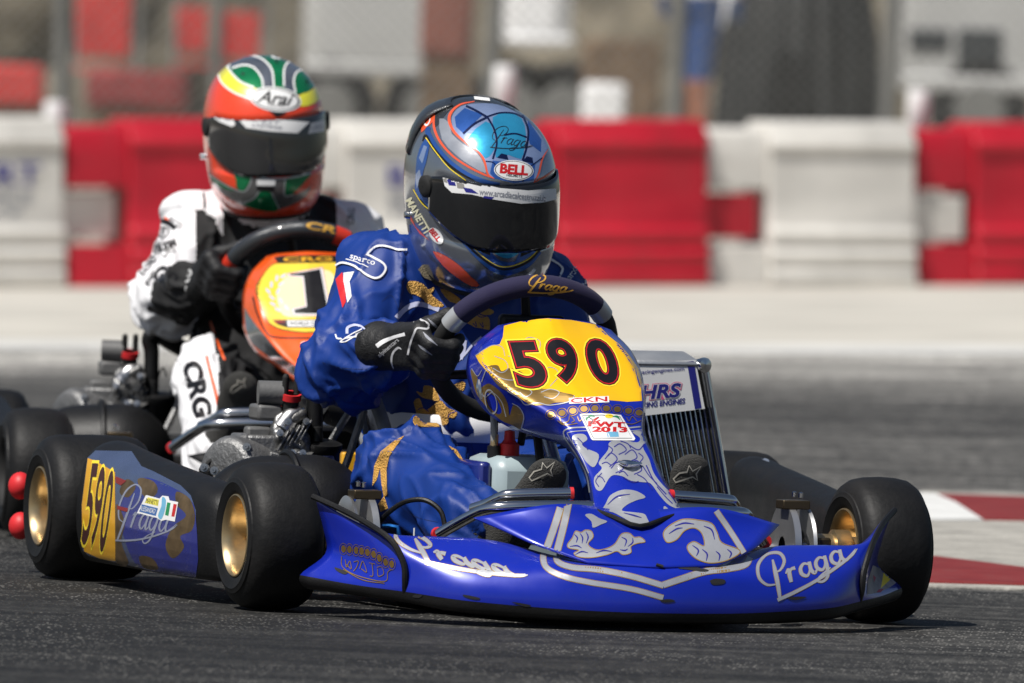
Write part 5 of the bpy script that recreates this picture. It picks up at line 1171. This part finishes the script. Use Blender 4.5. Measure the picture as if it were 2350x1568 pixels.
D('sleeve_flash', [poly([(1068, 640), (1130, 575), (1142, 650), (1162, 770), (1166, 850), (1136, 908), (1108, 800)], T=ZD)], M_redrub); D('sleeve_flash', [poly([(1142, 582), (1240, 570), (1198, 665), (1216, 800), (1178, 862), (1166, 780), (1140, 660)], T=ZD)], M_whitefab)
D('chest_band', [stroke([(268, 345), (370, 240), (500, 185), (640, 205), (760, 250)], 56, T=ZC), stroke([(860, 870), (960, 850), (1060, 760), (1140, 660), (1250, 560)], 26, T=ZC), stroke([(1060, 600), (1045, 720), (1010, 820)], 44, T=ZC)], mat('lilac_white_cloth', (.52, .54, .74), .7))
D('sleeve_script', [stroke(p, w_, T=ZD) for p, w_ in (([(1070, 1150), (1095, 1190), (1200, 1180), (1320, 1165), (1410, 1200)], 14), ([(1320, 1100), (1240, 1140), (1150, 1195), (1120, 1220), (1180, 1210), (1300, 1140), (1400, 1110), (1430, 1130), (1380, 1160)], 10), ([(1260, 1150), (1330, 1120), (1300, 1160), (1370, 1130)], 9))], M_whitefab)
D('sleeve_script', [stroke([(1180, 1145), (1185, 1090), (1240, 1065), (1300, 1075), (1350, 1105)], [26, 26, 22, 18, 8], T=ZD)], mat('lilac_white_cloth', (.52, .54, .74), .7))
epa = [(1080, 505), (1180, 440), (1330, 410), (1400, 440), (1490, 492), (1522, 545), (1485, 612), (1425, 636), (1340, 598), (1250, 528), (1150, 496)]
D('epaulette', [poly(epa, sm=3, T=ZD)], M_bluefab, .0060); D('piping', [stroke([(1050, 540), (1090, 505), (1150, 494), (1250, 528), (1340, 598), (1425, 638), (1488, 612), (1524, 545), (1490, 490), (1400, 440), (1358, 412), (1420, 352), (1490, 338), (1568, 352), (1640, 372), (1720, 372)], 19, T=ZD)], M_whitefab, .0075)
D('sleeve_lettering', [text('sparco', 1318, 478, 230, 50, 17, .01, T=ZD), stroke([(1170, 460), (1270, 490), (1370, 538)], 8, T=ZD)], M_whitefab, .0075)
D('epaulette', [poly([(1370, 225), (1400, 165), (1490, 160), (1525, 212), (1512, 246), (1420, 240)], T=Z3)], M_bluefab, .0060); D('piping', [stroke([(1380, 225), (1405, 160), (1360, 120), (1290, 95)], 12, T=Z3), stroke([(1420, 240), (1512, 246), (1525, 212)], 10, T=Z3)], M_whitefab, .0070)
D('sleeve_lettering', [text('sparco', 1452, 205, 110, 34, -60, .01, T=Z3)], M_whitefab, .0075)
D('chin_strap', [poly([(660, 170), (690, 138), (740, 150), (800, 185), (870, 215), (870, 255), (780, 240), (690, 210)], T=Z3)], M_khaki, .0100)
D('seam', [stroke(p, 2.2, T=Z3) for p in ([(180, 640), (260, 665), (360, 675), (450, 672)], [(930, 1010), (950, 1100), (990, 1180)], [(560, 1340), (640, 1400), (760, 1430), (850, 1425)], [(590, 350), (560, 420), (555, 470)], [(480, 330), (530, 300), (570, 380)])], mat('dark_blue_stitching', (.006, .02, .10), .7), .0015)
# gloves and shoes
aG = Art(K1, 960, 770, X=-.36); D = lambda nm, sh, m, h=.0012: decal(nm, gR1, aG, sh, m, None, h, dens=3)
D('glove_piping', [stroke(p, w_, T=ZC) for p, w_ in (([(745, 235), (640, 290), (560, 320), (545, 360), (620, 400), (640, 440), (615, 470), (510, 462), (470, 530), (430, 640), (400, 770)], 22), ([(330, 705), (290, 688), (232, 745), (212, 840), (235, 930)], [8, 26, 24, 22, 8]), ([(505, 320), (460, 395)], 16))], mat('grey_white_print', (.55, .55, .57), .5))
D('cuff_flash', [stroke([(40, 670), (120, 615), (240, 565), (370, 530)], [50, 48, 36, 40], T=ZC)], M_whitefab, .0016)
D('knuckle_print', [stroke(p, [4, 30, 8], T=ZC) for p in ([(630, 352), (700, 420), (835, 545)], [(575, 505), (630, 570), (740, 660)], [(520, 650), (570, 690), (680, 770)])], mat('grey_print', (.25, .26, .30), .5))
star = lambda cx, cy, k, a: [(cx+k*(x*math.cos(a)-y*math.sin(a)), cy+k*(x*math.sin(a)+y*math.cos(a))) for x, y in ((-1, .35), (-.6, -.05), (-.05, -.15), (.1, -.6), (.35, -.2), (.95, -.55), (.6, .0), (.7, .45), (.35, .2), (-.4, .45), (-.85, .6))]
D('star_logo', [stroke(star(892, 455, 62, 1.2), 10, 0, ZC, True)], mat('grey_white_print', (.55, .55, .57), .5))
D('cuff_lettering', [text('alpinestars', 180, 690, 300, 66, -40, .0, T=ZC)], mat('grey_white_print', (.55, .55, .57), .5))
M_bone = mat('bone_print', (.40, .38, .33), .6)
decal('star_logo', shR1, Art(K1, 1245, 1080, X=.15), [stroke(star(1492, 84, 86, -.12), 9, 0, Z5, True)], M_bone, None, .0015, dens=3)
decal('star_logo', shL1, Art(K1, 1580, 1100, X=.15), [stroke(star(395, 692, 72, .0), 8, 0, Z6, True)], M_bone, None, .0015, dens=3)
decal('star_logo', shR2, Art(K2, 550, 890, X=.15), [stroke(star(268, 225, 72, -.3), 9, 0, ZA, True)], M_bone, None, .0015, dens=3)
# ---- blue helmet
aH = Art(K1, 1105, 437, X=-.48); D = lambda nm, sh, m, h=.0010, t=helm1, **k: decal(nm, t, aH, sh, m, helm1, h, dens=5, **k)
metal = lambda n, c, r=.22: mat(n, c, r, .65, coat=1., var=.12, vscale=25)
hb, hc, hl, ho, hn = metal('helmet_blue', (.05, .17, .60)), metal('helmet_cyan', (.05, .50, .85)), metal('helmet_lilac', (.42, .54, .85)), mat('helmet_orange', (.80, .10, .03), .3, coat=1.), metal('helmet_navy', (.008, .018, .10))
hs = metal('helmet_silver', (.62, .64, .68))
D('carbon_patch', [poly([(440, 180), (500, 105), (600, 82), (720, 76), (860, 100), (960, 140), (1010, 180), (880, 140), (740, 118), (640, 122), (560, 165), (500, 230), (440, 300)], sm=3, T=Z1)], M_carbon)
D('crown_panel', [poly([(560, 230), (620, 155), (750, 132), (900, 142), (1030, 205), (1130, 290), (1205, 380), (1240, 450), (1195, 540), (1165, 640), (1145, 690), (1000, 700), (850, 660), (815, 630), (795, 545), (750, 480), (640, 395), (575, 320)], sm=3, T=Z1)], hl)
D('crown_square', [poly(p, sm=0, T=Z1) for p in ([(580, 230), (650, 165), (780, 215), (640, 345), (590, 300)], [(1100, 250), (1195, 390), (1190, 480), (1110, 420), (1095, 320)], [(830, 630), (850, 540), (1000, 560), (1150, 560), (1140, 680), (1000, 700), (860, 665)])], hb, .0014)
D('crown_cyan', [poly([(670, 385), (800, 262), (850, 320), (870, 420), (850, 480), (800, 525), (740, 460)], sm=2, T=Z1), poly([(850, 232), (950, 200), (1055, 240), (1085, 350), (1075, 440), (1050, 530), (960, 500), (870, 520), (880, 420), (860, 310)], sm=2, T=Z1)], hc, .0014)
D('grid_line', [stroke(p, w_, T=Z1) for p, w_ in (([(660, 150), (730, 185), (810, 232)], 16), ([(640, 350), (720, 280), (812, 232)], 16), ([(812, 232), (860, 320), (878, 420), (850, 530)], 14), ([(812, 228), (900, 202), (1000, 205), (1080, 240)], 12), ([(1060, 215), (1100, 320), (1090, 440), (1060, 540)], 14), ([(800, 545), (860, 560), (880, 640)], 8), ([(930, 360), (1010, 350), (1090, 375)], 12), ([(1060, 690), (1100, 600), (1200, 520)], 8))]+[poly([(880, 520), (910, 490), (950, 500), (960, 535)], T=Z1), poly([(1060, 545), (1090, 510), (1130, 520), (1135, 560)], T=Z1)], hn, .0018)
D('orange_line', [stroke(p, w_, T=Z1) for p, w_ in (([(720, 118), (620, 140), (555, 195), (542, 260), (580, 340), (660, 415), (750, 482), (790, 545), (815, 635), (860, 668)], [6, 12, 18, 20, 18, 14, 14, 16, 12, 4]), ([(445, 150), (432, 220), (435, 310), (480, 410), (570, 510), (680, 585), (780, 635), (860, 668)], [8, 14, 16, 16, 14, 14, 14, 4]), ([(1245, 455), (1200, 530), (1175, 630), (1140, 695)], [4, 12, 12, 4]), ([(1290, 600), (1225, 650), (1140, 695)], [6, 12, 4]))], ho, .0018)
D('silver_band', [poly([(470, 240), (540, 270), (560, 350), (650, 430), (740, 490), (785, 560), (800, 630), (700, 580), (590, 500), (490, 390)], sm=2, T=Z1)], hs, .0012)
D('blue_band', [stroke(p, w_, T=Z1) for p, w_ in (([(395, 300), (390, 345), (450, 450), (550, 560), (680, 645), (800, 690), (900, 705)], [30, 40, 42, 40, 34, 30, 14]), ([(420, 900), (520, 990), (640, 1100), (780, 1240), (920, 1325), (1080, 1290), (1190, 1190)], [12, 36, 48, 56, 56, 40, 16]))]+[poly([(300, 660), (310, 520), (345, 420), (380, 385), (400, 430), (375, 560), (352, 640), (362, 790), (410, 900), (350, 840), (300, 760)], sm=2, T=Z1), poly([(370, 740), (410, 880), (520, 980), (680, 1060), (830, 1120), (850, 1200), (905, 1252), (1010, 1256), (1045, 1180), (1195, 1105), (1180, 1165), (1080, 1240), (930, 1290), (800, 1230), (640, 1085), (440, 925), (360, 830)], sm=2, T=Z1)], hb, .0012)
D('chin_cyan', [poly([(840, 1140), (1045, 1150), (1030, 1200), (960, 1235), (890, 1215), (850, 1180)], sm=2, T=Z1), poly([(560, 1000), (660, 1055), (700, 1100), (620, 1060)], sm=2, T=Z1)], hc, .0016)
D('white_square', [poly(p, T=Z1) for p in ([(325, 520), (360, 430), (385, 440), (350, 560)], [(300, 640), (330, 600), (345, 660), (310, 740)])], hl, .0016)
D('black_line', [stroke(p, w_, T=Z1) for p, w_ in (([(350, 400), (375, 362), (420, 440), (520, 555), (620, 630), (720, 680)], [6, 20, 22, 22, 18, 6]), ([(330, 815), (440, 930), (620, 1095), (790, 1245), (930, 1312), (1090, 1265), (1190, 1170)], 14))], M_inkb, .0018)
D('yellow_line', [stroke(p, 6, T=Z1) for p in ([(285, 745), (350, 845), (450, 925), (630, 1085), (800, 1235), (930, 1295), (1085, 1250), (1190, 1155)], [(375, 375), (440, 470), (540, 590), (660, 680)])], M_yline, .0022)
D('red_flash', [poly([(425, 1185), (520, 1220), (620, 1290), (700, 1370), (755, 1425), (700, 1432), (600, 1372), (500, 1290)], sm=2, T=Z1), poly([(250, 900), (300, 1010), (400, 1110), (420, 1125), (330, 1060), (262, 960)], T=Z1), poly([(340, 340), (355, 250), (385, 190), (430, 180), (425, 260), (380, 300)], sm=2, T=Z1)], ho, .0016)
D('ring_mark', [ellipse(385, 248, 22, 48, 12, T=Z1, hole=.7)], M_white, .0024)
D('chin_vent', [poly([(700, 1108), (835, 1168), (832, 1212), (770, 1190)], T=Z1), poly([(1050, 1190), (1140, 1160), (1142, 1182), (1046, 1224)], T=Z1)], M_inkb, .0022)
D('maker_badge', [ellipse(998, 610, 140, 72, 3, T=Z1)], M_white, .0026); D('maker_badge_ring', [ellipse(998, 610, 134, 66, 3, T=Z1, hole=.955)], M_inkb, .0030)
D('maker_lettering', [text('BELL', 1000, 604, 190, 62, 5, .05, T=Z1)], M_red, .0030); D('maker_lettering', [text('HELMETS', 1002, 648, 110, 18, 5, .02, T=Z1)], M_inkb, .0030)
D('maker_badge', [ellipse(450, 1075, 68, 38, 52, T=Z1)], M_white, .0026); D('maker_lettering', [text('BELL', 443, 1068, 96, 34, 52, .05, T=Z1)], M_red, .0030)
D('name_lettering', [text('MANETTI', 318, 930, 270, 50, 60, .03, T=Z1)], mat('cream_print', (.75, .72, .5), .4), .0024)
D('designer_lettering', [text('luckydesign', 530, 1015, 200, 30, 35, .01, .2, T=Z1)], mat('grey_white_print', (.55, .55, .57), .5), .0026)
D('script_logo', script_logo(985, 405, 300, 10, .2, 1.0, .55, Z1), M_inkb, .0026)
D('crown_sticker', [poly([(715, 82), (825, 95), (832, 118), (720, 105)], T=Z1)], M_white, .0030)
D('visor_strip', [poly([(490, 640), (600, 660), (750, 700), (900, 735), (1100, 752), (1300, 738), (1304, 815), (1200, 838), (1050, 846), (850, 815), (700, 780), (560, 768), (510, 720)], T=Z1)], M_white, .0012, t=vis1)
D('visor_flag', [poly(p, T=Z1) for p in ([(520, 660), (575, 665), (590, 720), (540, 715)], [(640, 730), (700, 740), (750, 775), (660, 765)], [(790, 790), (860, 800), (840, 815), (780, 805)])], M_navy, .0018, t=vis1)
D('visor_flag', [poly(p, T=Z1) for p in ([(590, 680), (640, 690), (655, 740), (600, 735)], [(490, 640), (520, 655), (530, 700), (505, 690)])], mat('taupe_print', (.28, .27, .25), .5), .0018, t=vis1)
D('visor_lettering', [text('www.arcadiacalcestruzzi.it', 990, 785, 470, 44, 6, .015, T=Z1)], mat('grey_print', (.25, .26, .30), .5), .0020, t=vis1)
MB().box(A1(1274, 470, X=-.55), (.012, .008, .012)).build('visor_tab', M_blackm, helm1, bevel=.002)
# ---- orange helmet
aO = Art(K2, 607, 300, X=-.46); D = lambda nm, sh, m, h=.0010, t=helm2, **k: decal(nm, t, aO, sh, m, helm2, h, dens=5, **k)
hg, hy = mat('helmet_green', (.004, .22, .075), .24, .4, coat=1., var=.2, vscale=30), mat('helmet_yellow', (.85, .80, .05), .35, coat=1.)
D('yellow_band', [poly([(440, 190), (395, 230), (365, 290), (390, 370), (480, 450), (640, 505), (680, 430), (560, 390), (480, 310), (445, 250)], sm=2, T=Z2), poly([(990, 480), (1010, 560), (1120, 532), (1195, 455), (1185, 390), (1140, 330), (1130, 400), (1060, 450)], sm=2, T=Z2)], hy)
D('crown_green', [poly([(480, 185), (560, 150), (700, 122), (830, 118), (960, 150), (1060, 205), (1140, 300), (1120, 400), (990, 470), (700, 430), (520, 360), (450, 260)], sm=2, T=Z2)], hg, .0012)
D('crown_silver', [poly([(450, 250), (500, 185), (600, 165), (700, 190), (780, 275), (800, 410), (720, 418), (705, 340), (650, 265), (570, 240), (480, 262)], sm=2, T=Z2), poly([(880, 405), (885, 265), (940, 207), (1040, 232), (1115, 305), (1142, 355), (1060, 285), (985, 290), (955, 360), (965, 450), (900, 425)], sm=2, T=Z2), poly([(740, 122), (830, 118), (900, 140), (825, 190)], sm=2, T=Z2)], M_holo, .0016)
D('white_line', [stroke(p, 13, T=Z2) for p in ([(450, 252), (500, 185), (600, 163), (705, 190), (785, 275), (803, 415)], [(480, 264), (570, 240), (650, 263), (708, 340), (720, 420)], [(880, 405), (884, 265), (940, 206), (1040, 232), (1115, 305)], [(968, 455), (955, 360), (985, 290), (1060, 283), (1140, 355)], [(735, 122), (825, 192), (900, 142)], [(440, 195), (450, 262), (540, 365), (650, 415)], [(370, 290), (400, 375), (500, 455), (640, 508)])], M_white, .0020)
for x, y in ((565, 310), (822, 215), (1055, 368)): D('vent_screw', [ellipse(x, y, 24, 24, T=Z2)], hg, .0026); D('vent_screw', [ellipse(x, y, 11, 11, T=Z2)], M_inkb, .0030)
D('maker_badge', [ellipse(815, 506, 198, 94, 7, T=Z2)], M_white, .0024); D('maker_badge_ring', [ellipse(815, 506, 186, 83, 7, T=Z2, hole=.92)], M_inkb, .0028)
D('maker_lettering', [text('Arai', 815, 497, 270, 92, 7, .02, .35, T=Z2), text('HELMET', 825, 556, 130, 16, 5, .0, T=Z2)], M_inkb, .0030)
D('brow_mark', [poly([(765, 600), (905, 606), (828, 642)], T=Z2)], M_inkb, .0020)
D('chin_silver', [poly([(270, 1000), (330, 1100), (520, 1205), (560, 1215), (640, 1110), (780, 1120), (880, 1110), (1085, 1075), (1080, 1200), (1000, 1290), (850, 1350), (740, 1368), (560, 1320), (420, 1240), (330, 1150)], sm=2, T=Z2)], metal('helmet_grey', (.20, .20, .20), .3), .0012)
D('chin_green', [poly(p, sm=2, T=Z2) for p in ([(470, 1045), (545, 1075), (628, 1098), (600, 1170), (565, 1212), (520, 1190)], [(690, 1218), (785, 1222), (845, 1350), (740, 1366), (560, 1312), (640, 1275)], [(880, 1122), (980, 1105), (1085, 1078), (1010, 1170), (950, 1232), (893, 1240)], [(325, 1095), (420, 1150), (520, 1205), (430, 1195), (340, 1140)])], hg, .0016)
D('chin_flash', [poly([(950, 1235), (1020, 1165), (1088, 1090), (1095, 1150), (1040, 1205)], sm=2, T=Z2), poly([(380, 985), (480, 1045), (515, 1190), (400, 1130), (300, 1050)], sm=2, T=Z2)], MATS['fluo_orange_paint'], .0018)
D('white_line', [stroke(p, 10, T=Z2) for p in ([(390, 985), (500, 1045), (640, 1095), (800, 1115), (960, 1105), (1090, 1070)], [(310, 1085), (430, 1165), (560, 1215), (610, 1180), (635, 1100)], [(565, 1308), (650, 1265), (690, 1212)], [(785, 1222), (845, 1350)], [(890, 1110), (885, 1240), (950, 1240)])], M_silver, .0020)
D('chin_sticker', [poly([(672, 1118), (815, 1122), (810, 1170), (672, 1168)], T=Z2)], M_white, .0026); D('chin_sticker', [poly([(672, 1172), (806, 1178), (802, 1215), (672, 1208)], T=Z2)], M_inkb, .0026)
D('chin_slot', [stroke([(600, 1052), (710, 1072)], 14, 0, T=Z2), stroke([(800, 1084), (915, 1084)], 14, 0, T=Z2)], M_inkb, .0022)
D('visor_strip', [poly([(490, 618), (640, 640), (830, 662), (1078, 680), (985, 766), (780, 752), (590, 725)], T=Z2), poly([(340, 562), (470, 618), (508, 700), (480, 716), (390, 680), (345, 650)], T=Z2), poly([(1090, 690), (1192, 660), (1192, 750), (1065, 770)], T=Z2)], M_white, .0012, t=vis2)
D('visor_lettering', [text('TEST', 760, 680, 200, 34, 6, .0, .3, T=Z2), text('LASTING', 750, 715, 230, 22, 6, .03, .2, T=Z2), text('CRG', 420, 640, 90, 36, 22, .0, .1, T=Z2), text('CRG', 1130, 720, 90, 30, -8, .0, .1, T=Z2)], mat('grey_print', (.25, .26, .30), .5), .0018, t=vis2)
# ---- orange kart: number panel
N2 = P2['nassau']; aM = Art(K2, 690, 700, X=.0); D = lambda nm, sh, m, h=.0010, t=N2: decal(nm, t, aM, sh, m, None, h, dens=7)
yp = [(480, 505), (620, 492), (900, 487), (1100, 492), (1170, 600), (1180, 900), (1090, 1020), (870, 1122), (600, 1105), (480, 1060), (430, 1000), (335, 750), (385, 620)]
D('black_outline', [stroke(yp, 22, 3, ZD, True), stroke([(300, 800), (340, 950), (420, 1120), (520, 1175), (900, 1180)], 16, T=ZD)], M_inkb, .0009)
D('yellow_panel', [poly(yp, sm=3, T=ZD)], mat('warm_yellow_vinyl', (.88, .62, .05), .35, coat=.5), .0012)
D('pale_patch', [poly([(520, 760), (600, 620), (760, 560), (1000, 560), (1080, 700), (1080, 900), (900, 980), (620, 985), (540, 900)], sm=4, T=ZD)], mat('cream_vinyl', (.88, .80, .45), .35, coat=.5), .0015)
D('laurel', [ellipse(x, y, 34, 14, a, T=ZD) for x, y, a in ((440, 750, 50), (470, 690, 95), (520, 630, 100), (580, 610, -35), (560, 680, -35), (475, 810, 40), (530, 750, -65), (485, 870, 30), (560, 840, 60), (530, 920, 30), (610, 900, 50))], mat('laurel_grey', (.52, .55, .66), .4), .0018)
one = [(612, 585), (735, 562), (945, 525), (1030, 985), (668, 978), (652, 905), (775, 880), (748, 632), (625, 618)]
D('number_border', [poly(one, T=ZD)], mat('rose_print', (.75, .25, .25), .4), .0020); D('number_border', [poly([(619, 592), (740, 569), (939, 534), (1020, 978), (674, 970), (660, 911), (783, 886), (755, 626), (631, 610)], T=ZD)], M_white, .0023)
D('race_number', [poly([(635, 590), (745, 577), (920, 545), (1000, 962), (686, 955), (680, 920), (797, 895), (768, 612), (645, 604)], T=ZD)], M_inkb, .0027)
D('badge', [poly([(500, 452), (560, 422), (1050, 415), (1115, 462), (1050, 478), (800, 486), (570, 490)], sm=2, T=ZD)], M_inkb, .0016); D('badge_lettering', [text('CRG', 805, 452, 440, 40, -1, .03, T=ZD)], M_amber, .0020)
D('lower_badge', [poly([(480, 1015), (1000, 1008), (1000, 1088), (620, 1088), (530, 1060)], T=ZD)], M_inkb, .0018); D('lower_badge', [poly([(615, 1020), (1000, 1018), (1000, 1076), (622, 1078)], T=ZD)], M_white, .0022); D('lower_lettering', [text('FWT', 552, 1036, 90, 26, 2, .02, T=ZD)], M_red, .0022); D('lower_lettering', [text('WORLD CHAMPION', 860, 1048, 440, 30, 0, .03, T=ZD)], M_inkb, .0026)
D('prismatic_strip', [poly([(225, 905), (260, 960), (330, 1060), (450, 1200), (600, 1385), (720, 1440), (900, 1480), (880, 1568), (740, 1560), (560, 1440), (420, 1330), (300, 1240), (235, 1100)], sm=2, T=ZD)], M_holo, .0010)
D('sponsor_lettering', [text(s_, 830, y, 170, 26, -4, .03, .3, T=ZD) for s_, y in (('FREELINE', 1225), ('MAXXIS', 1295), ('VEGA', 1340), ('TM RACING', 1400), ('CRG', 1440))], M_white, .0014)
D('side_mark', [poly(p, T=ZD) for p in ([(330, 420), (390, 400), (440, 360), (430, 430), (380, 470)], [(285, 520), (330, 470), (360, 480), (310, 540)])], M_white, .0016)
decal('wheel_lettering', P2['wheel_top'], Art(K2, 750, 525, X=-.25), [text('CRG', 1005, 175, 420, 62, 11, .03, .1, T=ZD)], mat('gold_thread', (.62, .34, .05), .5, .2), None, .0012)
# ---- black and white suit
aW = Art(K2, 560, 780, X=-.55); D = lambda nm, sh, m, h=.0025: decal(nm, drv2, aW, sh, m, None, h, dens=6)
D('leg_lettering', [text('CRG', 408, 1035, 270, 86, 76, .05, .0, T=Z7)], M_inkb); D('leg_stripe', [stroke([(455, 868), (478, 970), (500, 1060), (516, 1140)], 14, T=Z7), stroke([(470, 690), (500, 780), (545, 890)], 10, T=Z7)], M_orange)
D('sleeve_lettering', [text('OMP', 190, 255, 120, 50, -30, .02, T=Z7), text('FREM', 235, 310, 120, 34, -22, .04, T=Z7), text('MOTORS', 210, 355, 170, 40, -28, .0, T=Z7), text('GC', 240, 465, 110, 80, 35, .06, T=Z7), text('RCD', 290, 185, 70, 30, 35, .0, T=Z7), ellipse(190, 255, 80, 36, -30, T=Z7, hole=.88), stroke([(120, 330), (200, 300), (290, 270)], 6, T=Z7), text('RACING', 150, 410, 110, 30, -50, .02, T=Z7), text('SPARK', 165, 470, 90, 26, -60, .03, T=Z7), stroke([(215, 170), (260, 190), (290, 215)], 26, T=Z7), stroke([(150, 620), (250, 660), (330, 690)], 30, T=Z7), text('CRG', 1195, 150, 80, 34, -85, .0, T=Z7)], M_inkb)
D('collar_tab', [poly([(225, 168), (240, 150), (260, 170), (240, 182)], T=Z7)], M_orange)
decal('cuff_lettering', gR2, Art(K2, 480, 640, X=-.4), [text('sparco', 340, 520, 190, 46, -70, .03, T=Z7)], M_white, None, .0015, dens=3)
